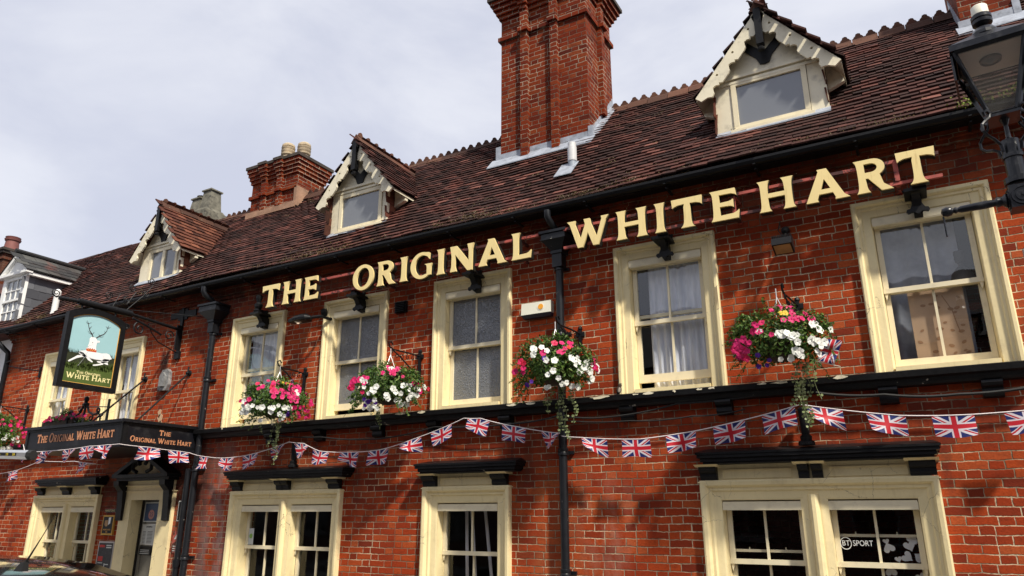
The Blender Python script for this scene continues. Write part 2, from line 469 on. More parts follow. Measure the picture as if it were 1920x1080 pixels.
N.nt.links.new(b.outputs[0], mx.inputs[1]); N.nt.links.new(t.outputs[0], mx.inputs[2])
N.nt.links.new(mx.outputs[0], N.nt.nodes['Material Output'].inputs[0])


# ------------------------------------------------------------------ mesh helpers
ROOTLOC = {}


class MB:
    def __init__(s): s.v = []; s.f = []; s.mi = []; s.cur = 0; s.uv = {}

    def poly(s, pts):
        i = len(s.v); s.v += [tuple(p) for p in pts]; s.f.append(tuple(range(i, i + len(pts)))); s.mi.append(s.cur)
        return s

    def mesh(s, vs, fs):
        i = len(s.v); s.v += [tuple(p) for p in vs]
        for f in fs: s.f.append(tuple(i + k for k in f)); s.mi.append(s.cur)
        return s

    def box(s, x0, x1, y0, y1, z0, z1):
        v = [(x, y, z) for z in (z0, z1) for y in (y0, y1) for x in (x0, x1)]
        return s.mesh(v, [(0, 2, 3, 1), (4, 5, 7, 6), (0, 1, 5, 4), (2, 6, 7, 3), (0, 4, 6, 2), (1, 3, 7, 5)])

    def hexa(s, b, t):      # bottom ring, top ring (each 4 points, ccw from above)
        return s.mesh(list(b) + list(t), [(3, 2, 1, 0), (4, 5, 6, 7), (0, 1, 5, 4), (1, 2, 6, 5), (2, 3, 7, 6), (3, 0, 4, 7)])

    def obox(s, c, ax, ay, az, hx, hy, hz):
        c = Vector(c); ax, ay, az = Vector(ax) * hx, Vector(ay) * hy, Vector(az) * hz
        v = [c + ax * i + ay * j + az * k for k in (-1, 1) for j in (-1, 1) for i in (-1, 1)]
        return s.mesh(v, [(0, 2, 3, 1), (4, 5, 7, 6), (0, 1, 5, 4), (2, 6, 7, 3), (0, 4, 6, 2), (1, 3, 7, 5)])

    def prism(s, pts, fn, d0, d1):     # pts 2-D outline, fn(a, b, d) -> xyz
        n = len(pts)
        v = [fn(a, b_, d0) for a, b_ in pts] + [fn(a, b_, d1) for a, b_ in pts]
        return s.mesh(v, [tuple(range(n - 1, -1, -1)), tuple(range(n, 2 * n))] + [(i, (i + 1) % n, n + (i + 1) % n, n + i) for i in range(n)])

    def tube(s, path, r, n=8, cap=True):
        P = [Vector(p) for p in path]; rs = r if isinstance(r, (list, tuple)) else [r] * len(P)
        rings = []
        up = None
        for i, p in enumerate(P):
            d = (P[min(i + 1, len(P) - 1)] - P[max(i - 1, 0)]).normalized()
            if up is None:
                up = Vector((0, 0, 1)) if abs(d.z) < 0.9 else Vector((0, 1, 0))
            a = d.cross(up).normalized(); u = a.cross(d).normalized(); up = u
            rings.append([p + (a * math.cos(2 * math.pi * k / n) + u * math.sin(2 * math.pi * k / n)) * rs[i] for k in range(n)])
        i0 = len(s.v); s.v += [tuple(q) for ring in rings for q in ring]
        for i in range(len(P) - 1):
            for k in range(n):
                s.f.append((i0 + i * n + k, i0 + i * n + (k + 1) % n, i0 + (i + 1) * n + (k + 1) % n, i0 + (i + 1) * n + k)); s.mi.append(s.cur)
        if cap:
            s.f.append(tuple(i0 + k for k in range(n - 1, -1, -1))); s.mi.append(s.cur)
            s.f.append(tuple(i0 + (len(P) - 1) * n + k for k in range(n))); s.mi.append(s.cur)
        return s

    def lathe(s, prof, c, n=20, axis=None):   # prof [(r, h)], around +z from c (or axis)
        az = Vector(axis).normalized() if axis else Vector((0, 0, 1))
        ax = az.orthogonal().normalized(); ay = az.cross(ax); c = Vector(c)
        i0 = len(s.v)
        for r, h in prof:
            for k in range(n):
                t = 2 * math.pi * k / n
                s.v.append(tuple(c + az * h + (ax * math.cos(t) + ay * math.sin(t)) * r))
        for i in range(len(prof) - 1):
            for k in range(n):
                s.f.append((i0 + i * n + k, i0 + i * n + (k + 1) % n, i0 + (i + 1) * n + (k + 1) % n, i0 + (i + 1) * n + k)); s.mi.append(s.cur)
        s.f.append(tuple(i0 + k for k in range(n - 1, -1, -1))); s.mi.append(s.cur)
        s.f.append(tuple(i0 + (len(prof) - 1) * n + k for k in range(n))); s.mi.append(s.cur)
        return s

    def sheet(s, fn, nu, nv):
        i0 = len(s.v)
        for j in range(nv + 1):
            for i in range(nu + 1): s.v.append(tuple(fn(i / nu, j / nv)))
        for j in range(nv):
            for i in range(nu):
                a = i0 + j * (nu + 1) + i
                s.uv[len(s.f)] = [(i / nu, j / nv), ((i + 1) / nu, j / nv), ((i + 1) / nu, (j + 1) / nv), (i / nu, (j + 1) / nv)]
                s.f.append((a, a + 1, a + nu + 2, a + nu + 1)); s.mi.append(s.cur)
        return s

    def build(s, name, mats, parent=None, smooth=False, org=None):
        base = Vector(org) if org is not None else (ROOTLOC.get(parent.name, Vector((0, 0, 0))) if parent else Vector((0, 0, 0)))
        me = bpy.data.meshes.new(name)
        me.from_pydata([tuple(Vector(p) - base) for p in s.v], [], s.f)
        if isinstance(mats, str): mats = [mats]
        for k in mats: me.materials.append(MATS[k])
        for i, pl in enumerate(me.polygons):
            pl.material_index = s.mi[i]; pl.use_smooth = smooth
        if s.uv:
            l = me.uv_layers.new(name='uv')
            for i, pl in enumerate(me.polygons):
                if i in s.uv:
                    for k, li in enumerate(pl.loop_indices): l.data[li].uv = s.uv[i][k]
        me.update()
        o = bpy.data.objects.new(name, me); COL.objects.link(o)
        if parent: o.parent = parent; ROOTLOC[o.name] = base
        elif org is not None: o.location = org; ROOTLOC[o.name] = Vector(org)
        if smooth == 'auto' or smooth:
            try: me.set_sharp_from_angle(angle=R(38))
            except Exception: pass
        return o


def thing(name, label, cat, loc=(0, 0, 0), group=None, kind=None):
    o = bpy.data.objects.new(name, None); COL.objects.link(o)
    o.location = loc; o.empty_display_size = 0.1
    ROOTLOC[o.name] = Vector(loc)
    return tag(o, label, cat, group, kind)


def tag(o, label, cat, group=None, kind=None):
    if label: o['label'] = label
    if cat: o['category'] = cat
    if group: o['group'] = group
    if kind: o['kind'] = kind
    return o


def circ(cx, cz, r, n=16, a0=0, a1=2 * math.pi):
    return [(cx + r * math.cos(a0 + (a1 - a0) * i / n), cz + r * math.sin(a0 + (a1 - a0) * i / n)) for i in range(n + (0 if abs(a1 - a0 - 2 * math.pi) < 1e-6 else 1))]


XZ = lambda a, b_, d: (a, d, b_)
YZ = lambda a, b_, d: (d, a, b_)


def curve_mesh(loops, depth, name='c'):
    """fill 2-D loops (outer + holes) as a solid of given depth; returns verts, faces"""
    cu = bpy.data.curves.new(name, 'CURVE'); cu.dimensions = '2D'; cu.fill_mode = 'BOTH'; cu.extrude = depth / 2
    for L in loops:
        sp = cu.splines.new('POLY'); sp.points.add(len(L) - 1); sp.use_cyclic_u = True
        for i, (a, b_) in enumerate(L): sp.points[i].co = (a, b_, 0, 1)
    ob = bpy.data.objects.new(name, cu); COL.objects.link(ob)
    dg = bpy.context.evaluated_depsgraph_get(); ev = ob.evaluated_get(dg); me = ev.to_mesh()
    vs = [tuple(v.co) for v in me.vertices]; fs = [tuple(p.vertices) for p in me.polygons]
    ev.to_mesh_clear()
    bpy.data.objects.remove(ob); bpy.data.curves.remove(cu)
    return vs, fs


def font_mesh(text, size, depth=0.001, align='CENTER'):
    cu = bpy.data.curves.new('t', 'FONT'); cu.body = text; cu.size = size; cu.extrude = depth / 2; cu.align_x = align; cu.align_y = 'CENTER'
    cu.resolution_u = 3
    ob = bpy.data.objects.new('t', cu); COL.objects.link(ob)
    dg = bpy.context.evaluated_depsgraph_get(); ev = ob.evaluated_get(dg); me = ev.to_mesh()
    vs = [tuple(v.co) for v in me.vertices]; fs = [tuple(p.vertices) for p in me.polygons]
    ev.to_mesh_clear()
    bpy.data.objects.remove(ob); bpy.data.curves.remove(cu)
    return vs, fs


def put(mb, vf, o, ax, ay, an, sx=1, sy=1, sn=1):
    o, ax, ay, an = Vector(o), Vector(ax), Vector(ay), Vector(an)
    mb.mesh([o + ax * (v[0] * sx) + ay * (v[1] * sy) + an * (v[2] * sn) for v in vf[0]], vf[1])


# ------------------------------------------------------------------ incised-style roman capitals
def wz(z, wm, wf): return wm + (wf - wm) * (math.exp(-z / 0.085) + math.exp(-(1 - z) / 0.085))
ZS = [0, .02, .05, .09, .14, .2, .3]


def glyphs():
    G = {}
    wm, wf = 0.215, 0.38
    up = ZS + [.5] + [1 - z for z in reversed(ZS)]

    def side(xc, sgn, zs, m=wm, f=wf): return [(xc + sgn * wz(z, m, f) / 2, z) for z in zs]
    I = side(0.18, -1, up) + side(0.18, 1, up[::-1])
    G['I'] = ([I], 0.36)
    # T
    st = [z for z in up if z < 0.8]
    bar = [(0.42, 0.8), (0.2, 0.79), (0.08, 0.75), (0.02, 0.71), (0.0, 1.0), (1.0, 1.0), (0.98, 0.71), (0.92, 0.75), (0.80, 0.79), (0.58, 0.8)]
    w0 = lambda z: wm + (0.46 - wm) * math.exp(-z / 0.085)
    T = [(0.5 + w0(z) / 2, z) for z in reversed(st)] + [(0.5 - w0(z) / 2, z) for z in st]
    G['T'] = ([bar[:-1] + [(0.60, 0.8)] + T], 1.0)
    # H
    a, c = 0.17, 0.89
    lo = [z for z in up if z < 0.42]; hi = [z for z in up if z > 0.58]
    Hh = side(a, -1, up) + side(a, 1, hi[::-1]) + [(a + wm / 2, 0.57), (c - wm / 2, 0.57)] + side(c, -1, hi) + side(c, 1, up[::-1]) + \
        side(c, -1, lo) + [(c - wm / 2, 0.43), (a + wm / 2, 0.43)] + side(a, 1, lo[::-1])
    G['H'] = ([Hh], 1.06)
    # E
    E = side(0.15, -1, up) + [(0.74, 1.0), (0.77, 0.76), (0.72, 0.80), (0.62, 0.84), (0.245, 0.85), (0.245, 0.58), (0.52, 0.59), (0.60, 0.61), (0.66, 0.65),
                              (0.66, 0.38), (0.60, 0.42), (0.52, 0.44), (0.245, 0.45), (0.245, 0.16), (0.64, 0.17), (0.74, 0.21), (0.82, 0.27), (0.78, 0.0)]
    G['E'] = ([E], 0.80)
    L = side(0.15, -1, up) + [(0.33, 1.0)] + side(0.15, 1, [z for z in up[::-1] if 0.2 < z < 1]) + [(0.245, 0.16), (0.60, 0.17), (0.70, 0.21), (0.79, 0.29), (0.75, 0.0)]
    G['L'] = ([L], 0.78)
    # N
    Nn = [(-0.02, 0), (0.03, .2), (0.04, .6), (-0.03, 1.0), (0.26, 1.0), (0.80, 0.33), (0.80, 0.75), (0.74, 1.0), (1.02, 1.0), (0.96, 0.75), (0.955, -0.04), (0.75, -0.04),
          (0.20, 0.66), (0.20, 0.2), (0.26, 0)]
    G['N'] = ([Nn], 1.0)
    # A
    A = [(-0.06, 0), (0.36, 0.93), (0.33, 1.0), (0.60, 1.0), (1.0, 0.12), (1.14, 0), (0.74, 0), (0.76, 0.06), (0.70, 0.22), (0.32, 0.22), (0.26, 0.08), (0.29, 0)]
    hole = [(0.38, 0.36), (0.50, 0.68), (0.645, 0.36)]
    G['A'] = ([A, hole], 1.08)
    # W
    W = [(-0.05, 1.0), (0.08, 0.88), (0.34, 0), (0.56, 0), (0.76, 0.52), (0.96, 0), (1.18, 0), (1.46, 0.82), (1.60, 1.0), (1.32, 1.0), (1.33, 0.92), (1.12, 0.30),
         (0.90, 0.86), (0.92, 0.95), (0.62, 0.95), (0.66, 0.84), (0.50, 0.30), (0.28, 0.88), (0.30, 1.0)]
    W = [(-0.05, 1.0), (0.06, 0.88), (0.36, 0), (0.56, 0), (0.77, 0.50), (0.97, 0), (1.17, 0), (1.48, 0.85), (1.60, 1.0), (1.30, 1.0), (1.32, 0.90), (1.11, 0.30),
         (0.90, 0.82), (0.86, 1.0), (0.62, 1.0), (0.67, 0.82), (0.48, 0.31), (0.27, 0.88), (0.29, 1.0)]
    G['W'] = ([W], 1.58)
    # O
    n = 40
    O = [(0.56 + 0.56 * math.cos(t), 0.5 + 0.54 * math.sin(t)) for t in [2 * math.pi * i / n for i in range(n)]]
    Oi = [(0.56 + 0.335 * math.cos(t), 0.5 + 0.40 * math.sin(t + 0.10)) for t in [2 * math.pi * i / n for i in range(n)]]
    G['O'] = ([O, Oi], 1.12)
    # G
    arc = [R(62 + i * (360 - 62 - 52) / 26) for i in range(27)]
    go = [(0.58 + 0.58 * math.cos(t), 0.5 + 0.54 * math.sin(t)) for t in arc]
    gi = [(0.60 + 0.37 * math.cos(t), 0.5 + 0.41 * math.sin(t)) for t in arc[::-1]]
    g = [(0.97, 0.965), (0.93, 0.99)] + go[1:] + [(1.04, 0.08), (1.05, 0.40), (1.10, 0.53), (0.72, 0.53), (0.82, 0.47), (0.84, 0.38), (0.84, 0.13)] + gi[2:-1] + [(0.84, 0.84), (0.96, 0.72)]
    G['G'] = ([g], 1.1)
    # R
    st2 = [z for z in up if z < 0.4]
    bowl = [(0.50 + 0.33 * math.cos(t), 0.735 + 0.265 * math.sin(t)) for t in [R(90 - i * 15) for i in range(0, 11)]]
    Rr = side(0.17, -1, up) + [(0.34, 1.0)] + bowl + [(0.74, 0.20), (0.98, 0.0), (0.66, 0.0), (0.34, 0.42), (0.265, 0.42)] + side(0.17, 1, [z for z in up[::-1] if z < 0.4])
    ih = [(0.265, 0.60), (0.42, 0.60)] + [(0.44 + 0.18 * math.cos(t), 0.735 + 0.135 * math.sin(t)) for t in [R(-80 + i * 20) for i in range(9)]] + [(0.265, 0.87)]
    G['R'] = ([Rr, ih], 0.96)
    return G


GL = glyphs()
GM = {k: (curve_mesh(v[0], 1.0), v[1]) for k, v in GL.items()}


def smallcaps(mb, text, o, ax, ay, an, cap, small, width=None, depth=0.003):
    """text in capitals; lower-case letters of the source are set as small capitals. o is the left end of the baseline"""
    adv = 0; items = []
    for ch in text:
        if ch == ' ': adv += cap * 0.42; continue
        h = cap if ch.isupper() else small
        items.append((ch.upper(), adv, h)); adv += (GM[ch.upper()][1] + 0.16) * h
    k = (width / adv) if width else 1
    for ch, a, h in items:
        put(mb, GM[ch][0], Vector(o) + Vector(ax) * a * k, ax, ay, an, h * k, h, depth)
    return adv * k

# ------------------------------------------------------------------ setting: ground
g = MB(); g.poly([(-120, -200, -0.26), (120, -200, -0.26), (120, 120, -0.26), (-120, 120, -0.26)])
tag(g.build('ground', 'asphalt', org=(0, 0, -0.26)), None, None, kind='structure')
g = MB(); g.poly([(-60, -12.5, -0.22), (60, -12.5, -0.22), (60, -2.6, -0.22), (-60, -2.6, -0.22)])
tag(g.build('road', 'asphalt', org=(0, -7, -0.22)), None, None, kind='structure')
for y0, y1 in ((-2.6, 0.3), (-15.2, -12.5)):
    g = MB(); g.box(-60, 60, y0, y1, -0.25, -0.1)
    tag(g.build('pavement', 'paving', org=(0, y0, -0.1)), None, None, kind='structure')

# ------------------------------------------------------------------ the pub
PUB = thing('pub_building', 'long two storey red brick pub with cream sash windows and a steep clay tile roof', 'pub', (-5, 0, -0.1))
SL, ZE, YE = 1.08, 5.05, -0.3
zmain = lambda y: ZE + SL * (y - YE)
YR = 1.86; ZR = zmain(YR)
XL, XR = -15.33, 5.0

UP = [(-13.98, -12.99), (-12.02, -11.08), (-8.94, -7.85), (-7.09, -5.97), (-5.22, -4.10), (-2.78, -1.66), (-0.35, 0.77), (2.3, 3.42)]
GR = [(-13.42, -11.62), (-8.54, -6.56), (-5.26, -4.12), (-1.98, -0.01), (3.0, 4.4)]
holes = [(a + .09, b_ - .09, 2.81, 4.36) for a, b_ in UP] + [(a + .09, b_ - .09, 0.5, 1.82) for a, b_ in GR] + [(-10.79, -10.08, -0.1, 1.82)]
xs = sorted(set([XL, XR] + [h[0] for h in holes] + [h[1] for h in holes]))
zs = sorted(set([-0.1, 4.80] + [h[2] for h in holes] + [h[3] for h in holes]))
w = MB()
for i in range(len(xs) - 1):
    for j in range(len(zs) - 1):
        cx, cz = (xs[i] + xs[i + 1]) / 2, (zs[j] + zs[j + 1]) / 2
        if any(h[0] < cx < h[1] and h[2] < cz < h[3] for h in holes): continue
        w.poly([(xs[i], 0, zs[j]), (xs[i + 1], 0, zs[j]), (xs[i + 1], 0, zs[j + 1]), (xs[i], 0, zs[j + 1])])
for h in holes:      # brick reveals
    a, b_, c, d = h
    for q in ([(a, 0, c), (a, .3, c), (a, .3, d), (a, 0, d)], [(b_, .3, c), (b_, 0, c), (b_, 0, d), (b_, .3, d)], [(a, 0, d), (a, .3, d), (b_, .3, d), (b_, 0, d)], [(a, .3, c), (a, 0, c), (b_, 0, c), (b_, .3, c)]):
        w.poly(q)
# corbelled brick eaves courses
for k, (z0, z1) in enumerate(((4.80, 4.845), (4.845, 4.89), (4.89, 4.97))):
    w.box(XL, XR, -(0.03 + 0.035 * k), 0.3, z0, z1 + 0.0)
w.box(XL - .0, XL + .3, 0.003, 4, -0.1, 4.8); w.box(XR - .3, XR, 0.003, 4, -0.1, 4.8); w.box(XL, XR, 3.9, 4.2, -0.1, 5)
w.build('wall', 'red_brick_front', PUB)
w = MB()
w.box(XL + .3, XR - .3, 0.31, 3.9, 4.79, 4.84); w.box(XL + .3, XR - .3, .31, 3.9, 2.5, 2.62); w.box(XL + .3, XR - .3, 0.31, 3.9, -0.1, 0.0)
for x in (-11.3, -9.3, -7.5, -5.6, -3.5, -1.1, 1.6): w.box(x - .05, x + .05, 0.31, 3.9, 2.62, 4.79)
for x in (-11.3, -9.1, -5.9, -3.3, 1.0): w.box(x - .05, x + .05, 0.31, 3.9, 0, 2.5)
w.build('inner_walls', 'interior', PUB)


def tile_field(mb, o, ux, uu, cols, rows, gauge=0.1, tw=0.165, keep=None, lift=0.032, th=0.018, wave=0.018, rnd=random):
    o, ux, uu = Vector(o), Vector(ux).normalized(), Vector(uu).normalized()
    un = ux.cross(uu).normalized()
    for r in range(rows):
        off = (0.5 if r % 2 else 0.0) * tw
        ph = rnd.uniform(-.004, .004)
        for c in range(cols):
            a = c * tw - off + rnd.uniform(-.004, .004); s_ = r * gauge + ph + rnd.uniform(-.008, .008)
            p = o + ux * (a + tw / 2) + uu * s_
            slip = rnd.random() < .007 and wave > .01
            if slip: s_ -= rnd.uniform(.02, .05)
            if keep and not keep(p): continue
            wv = wave * (math.sin(p.x * 1.7 + p.z * 2.1) + math.sin(p.x * 0.63 - p.y * 1.3 + 1.0))
            l = lift + wv + rnd.uniform(-.003, .003) + (.014 if slip else 0); tl = rnd.uniform(-.003, .003)
            A = o + ux * a + uu * s_; B = o + ux * (a + tw - .003) + uu * s_
            C = B + uu * (gauge + .06); D = A + uu * (gauge + .06)
            a0, b0 = A + un * (l + tl), B + un * (l - tl)
            c0, d0 = C + un * (l - lift + .004), D + un * (l - lift + .004)
            mb.mesh([A + un * (l + tl - th), B + un * (l - tl - th), b0, a0, c0, d0, C + un * (wv - .015), D + un * (wv - .015)],
                    [(0, 1, 2, 3), (3, 2, 4, 5), (1, 6, 4, 2), (0, 3, 5, 7)])


rt = MB()
rt.poly([(XL, YE, ZE - .03), (XR, YE, ZE - .03), (XR, YR, ZR - .03), (XL, YR, ZR - .03)])
rt.poly([(XR, YR, ZR - .03), (XR, 4.2, 5.0), (XL, 4.2, 5.0), (XL, YR, ZR - .03)])
su = Vector((0, 1, SL)).normalized()
SLEN = (YR - YE) * math.sqrt(1 + SL * SL)
tile_field(rt, (XL + .05, YE - .03, ZE - .03 * SL), (1, 0, 0), su, int((XR - XL) / .165), int(SLEN / .1) + 1)
ROOF = rt.build('roof', 'clay_tile', PUB)


def ridge_line(mb, p0, p1, crest=True, w_=0.13, rnd=random):
    p0, p1 = Vector(p0), Vector(p1); L = (p1 - p0).length; d = (p1 - p0) / L; up = Vector((0, 0, 1)); sd = d.cross(up).normalized()
    n = int(L / 0.3)
    for i in range(n):
        j = rnd.uniform(-.008, .008); a = p0 + d * (i * L / n) + up * j; b_ = p0 + d * ((i + 1) * L / n - .01) + up * (j + rnd.uniform(-.005, .005))
        prof = [(-w_, -w_ * 1.0), (-w_ * .5, -.02), (0, .045), (w_ * .5, -.02), (w_, -w_ * 1.0)]
        mb.mesh([a + sd * s_ + up * h for s_, h in prof] + [b_ + sd * s_ + up * h for s_, h in prof],
                [(k, k + 1, k + 6, k + 5) for k in range(4)] + [(0, 4, 3, 2, 1), (5, 6, 7, 8, 9)])
        if crest:
            for k in range(2):
                c = a.lerp(b_, 0.25 + 0.5 * k) + up * .03
                pts = [(-.062, 0), (-.052, .022), (-.033, .038), (-.026, .062), (0, .072), (.026, .062), (.033, .038), (.052, .022), (.062, 0)]
                mb.prism(pts, lambda q, h, t: c + d * q + up * h + sd * t, -.018, .018)


rg = MB(); ridge_line(rg, (-11.9, YR, ZR + .01), (XR, YR, ZR + .01)); ridge_line(rg, (XL, YR, ZR + .0), (-11.95, YR, ZR + .0), crest=False, w_=.11)
rg.build('ridge_tiles', 'ridge_clay', ROOF)

# gutter, fascia
gt = MB()
prof = [(-.285, 4.985), (-.285, 4.98), (-.30, 4.957), (-.32, 4.948), (-.345, 4.957), (-.358, 4.985), (-.358, 5.0), (-.366, 5.0), (-.366, 4.975), (-.35, 4.945), (-.322, 4.935), (-.295, 4.945), (-.278, 4.97), (-.278, 4.99)]
gt.prism(prof, lambda a, b_, d: (d, a, b_), XL - .05, XR)
gt.box(XL, XR, -.29, -.10, 4.965, 5.0); gt.box(XL, XR, -.31, -.285, 4.93, 5.02)
x = XL + .4
while x < XR: gt.box(x - .012, x + .012, -.372, -.27, 4.925, 4.935); gt.box(x - .012, x + .012, -.30, -.1, 4.90, 4.915); x += .92
gt.build('gutter', 'black_paint', PUB)
mo = MB(); rr = random.Random(5)
def tuft(mb, c, r, n, rnd, s=.012, flat=.5):
    for _ in range(n):
        p = Vector(c) + Vector((rnd.gauss(0, r), rnd.gauss(0, r * .5), abs(rnd.gauss(0, r * flat))))
        a = Vector((rnd.uniform(-1, 1), rnd.uniform(-1, 1), rnd.uniform(-.3, 1))).normalized() * s
        b_ = a.orthogonal().normalized() * s * .7
        mb.poly([p - b_, p + a, p + b_, p - a * .3])
for cx, r, n in ((0.78, .10, 260), (1.28, .16, 500), (1.1, .1, 200)): tuft(mo, (cx, -.33, 5.02), r, n, rr, .016, .45)
mo.build('moss', 'moss', PUB)
mo = MB()
for _ in range(120):
    tuft(mo, (rr.uniform(-14.8, .7), -.31 + rr.uniform(-.02, .06), 5.03 + rr.uniform(0, .05)), rr.uniform(.03, .13), rr.randint(15, 50), rr, .011, .3)
for cx in (-7.3, -7.0, -6.6, -13.9, -14.4, -12.6, -4.5): tuft(mo, (cx, -.3, 5.05), .16, 160, rr, .012, .3)
MATS['dead_moss']; mo.build('dead_moss', 'dead_moss', PUB)
mo = MB()
for _ in range(150):
    y_ = YE + (rr.random() ** 1.6) * 2.0; tuft(mo, (rr.uniform(-14.5, 1.2), y_, zmain(y_) + .025), rr.uniform(.015, .05), rr.randint(8, 26), rr, .010, .25)
mo.build('roof_moss', 'dead_moss', ROOF)
# bird netting along the gutter
nw = MB()
for x0, x1 in ((-9.7, -7.3), (-3.3, -1.8), (-5.6, -3.6)):
    x = x0
    while x < x1:
        for k in range(2):
            a = (x + .0, -.36, 5.0 + k * .055); sgn = 1
            nw.tube([(x, -.36 + k * .05, 5.0 + k * .06), (x + .035, -.335 + k * .05, 5.03 + k * .06), (x + .07, -.31 + k * .05, 5.06 + k * .06)], .0016, 3, False)
            nw.tube([(x + .07, -.36 + k * .05, 5.0 + k * .06), (x + .035, -.335 + k * .05, 5.03 + k * .06), (x, -.31 + k * .05, 5.06 + k * .06)], .0016, 3, False)
        x += .07
nw.build('netting', 'dead_moss', PUB)

# band course (black) with corbels
bd = MB()
bprof = [(0.02, 2.665), (-.10, 2.668), (-.115, 2.69), (-.125, 2.72), (-.165, 2.735), (-.17, 2.785), (-.155, 2.793), (0.02, 2.815)]
bd.prism(bprof, lambda a, b_, d: (d, a, b_), -9.38, 0.82)
bd.prism(bprof, lambda a, b_, d: (d, a, b_), XL, -11.75)
BAND = bd.build('band_course', 'black_weathered', PUB)
pt = MB(); rp = random.Random(3)     # flaked spots down to the cream render on the band
for cx, cw in ((-7.75, .03), (-4.0, .10), (-3.78, .09), (-2.95, .16), (-2.55, .05), (-2.42, .09), (-1.9, .05), (-1.78, .06), (-1.15, .12), (-1.3, .07), (-.62, .09), (-5.55, .12), (-5.25, .1), (-2.15, .03), (-8.75, .03)):
    n = 9
    pts = [(cx + cw * .8 * math.cos(2 * math.pi * k / n) * rp.uniform(.45, 1.1), 2.775 + .015 * math.sin(2 * math.pi * k / n) * rp.uniform(.2, 1.3)) for k in range(n)]
    pt = MB(); pt.poly([(a, -.1735, b_) for a, b_ in pts]); pt.build('paint_flake', 'dormer_white', BAND)
for cx in (-14.0, -12.6, -7.88, -6.99, -6.0, -5.145, -4.145, -2.69, -1.70, -.27, .5):
    cb = MB()
    cp = [(0.01, 2.525), (-.06, 2.535), (-.075, 2.56), (-.07, 2.60), (-.11, 2.62), (-.125, 2.645), (-.12, 2.664), (0.01, 2.664)]
    cb.prism(cp, lambda a, b_, d: (d, a, b_), cx - .075, cx + .075)
    cb.build('corbel', 'black_paint', BAND)


# ---- sash windows
def arch_profile(mb, x0, x1, z0, z1, prof, bottom=False):
    for (i0, y0), (i1, y1) in zip(prof, prof[1:]):
        A = [(x0 + i0, y0, z0), (x0 + i0, y0, z1 - i0), (x1 - i0, y0, z1 - i0), (x1 - i0, y0, z0)]
        B = [(x0 + i1, y1, z0), (x0 + i1, y1, z1 - i1), (x1 - i1, y1, z1 - i1), (x1 - i1, y1, z0)]
        for k in range(3): mb.poly([A[k], B[k], B[k + 1], A[k + 1]])


APROF = [(-.001, .01), (-.001, -.045), (.01, -.055), (.035, -.055), (.048, -.04), (.052, -.026), (.075, -.026), (.085, -.010), (.150, -.004), (.158, .006), (.165, .13), (.17, .19)]
rw = random.Random(11)


def lights(parent, xa, xb, z0, z1, zm, glass, raise_=0.0, y=.10, bars=1, mat='cream_joinery', bot=.085):
    """one pair of sliding sashes filling xa..xb, z0..z1"""
    f = MB()
    zt = z1
    # upper sash (front)
    f.box(xa, xa + .045, y - .018, y + .018, zm, zt); f.box(xb - .045, xb, y - .018, y + .018, zm, zt)
    f.box(xa + .045, xb - .045, y - .017, y + .017, zt - .05, zt)
    f.box(xa - .003, xb + .003, y - .024, y + .020, zm - .022, zm + .022)
    for s_ in (xa + .002, xb - .032): f.prism([(s_, zm - .022), (s_ + .03, zm - .022), (s_ + .022, zm - .06), (s_ + .012, zm - .085), (s_ + .004, zm - .05)], XZ, y - .016, y + .016)
    c = (xa + xb) / 2
    for k in range(bars):
        c = xa + (xb - xa) * (k + 1) / (bars + 1)
        f.box(c - .011, c + .011, y - .012, y + .012, zm + .022, zt - .05)
    f.build('upper_sash', mat, parent)
    l = MB(); y2 = y + .042; r = raise_
    l.box(xa, xa + .045, y2 - .018, y2 + .018, z0 + r, zm + r); l.box(xb - .045, xb, y2 - .018, y2 + .018, z0 + r, zm + r)
    l.box(xa + .045, xb - .045, y2 - .017, y2 + .017, z0 + r, z0 + r + bot)
    l.box(xa + .045, xb - .045, y2 - .017, y2 + .017, zm + r - .022, zm + r + .012)
    for k in range(bars):
        c = xa + (xb - xa) * (k + 1) / (bars + 1)
        l.box(c - .011, c + .011, y2 - .012, y2 + .012, z0 + r + bot, zm + r - .022)
    l.build('lower_sash', mat, parent)
    for yy, za, zb in ((y + .002, zm + .02, zt - .045), (y2 + .002, z0 + r + bot - .005, zm + r - .02)):
        gp = MB(); gp.poly([(xa + .04, yy, za), (xb - .04, yy, za), (xb - .04, yy, zb), (xa + .04, yy, zb)])
        gp.build('pane', glass, parent)


def curtain(parent, xa, xb, z0, z1, y=.205, folds=5, amp=.018, flare=0.0, name='curtain'):
    m_ = MB(); ph = rw.uniform(0, 6)
    def fn(u, v):
        xx = xa + (xb - xa) * u
        yy = y + amp * math.sin(u * folds * 2 * math.pi + ph + .6 * math.sin(v * 3)) * (1 - .25 * v) + .4 * amp * math.sin(u * folds * 5.1 + 1)
        return (xx + flare * (1 - v) * (u - .5), yy, z0 + (z1 - z0) * v)
    m_.sheet(fn, folds * 12, 6)
    return m_.build(name, 'curtain', parent, smooth=True)


def upper_window(x0, x1, glass='window_glass', raise_=0.0, bars=1):
    a = MB(); arch_profile(a, x0, x1, 2.80, 4.44, APROF)
    a.box(x0 + .165, x1 - .165, -.03, .2, 2.80, 2.852)
    W = a.build('window', 'cream_paint', PUB)
    p = MB(); xa, xb = x0 + .168, x1 - .168
    p.box(xa - .008, xb + .008, -.012, .085, 4.20, 4.262); p.box(xa - .004, xb + .004, -.004, .085, 4.262, 4.276); p.box(xa, xb, -.009, .08, 4.19, 4.20)
    p.build('blind_box', 'cream_joinery', W)
    lights(W, xa, xb, 2.852, 4.235, 3.575, glass, raise_, bars=bars)
    return W


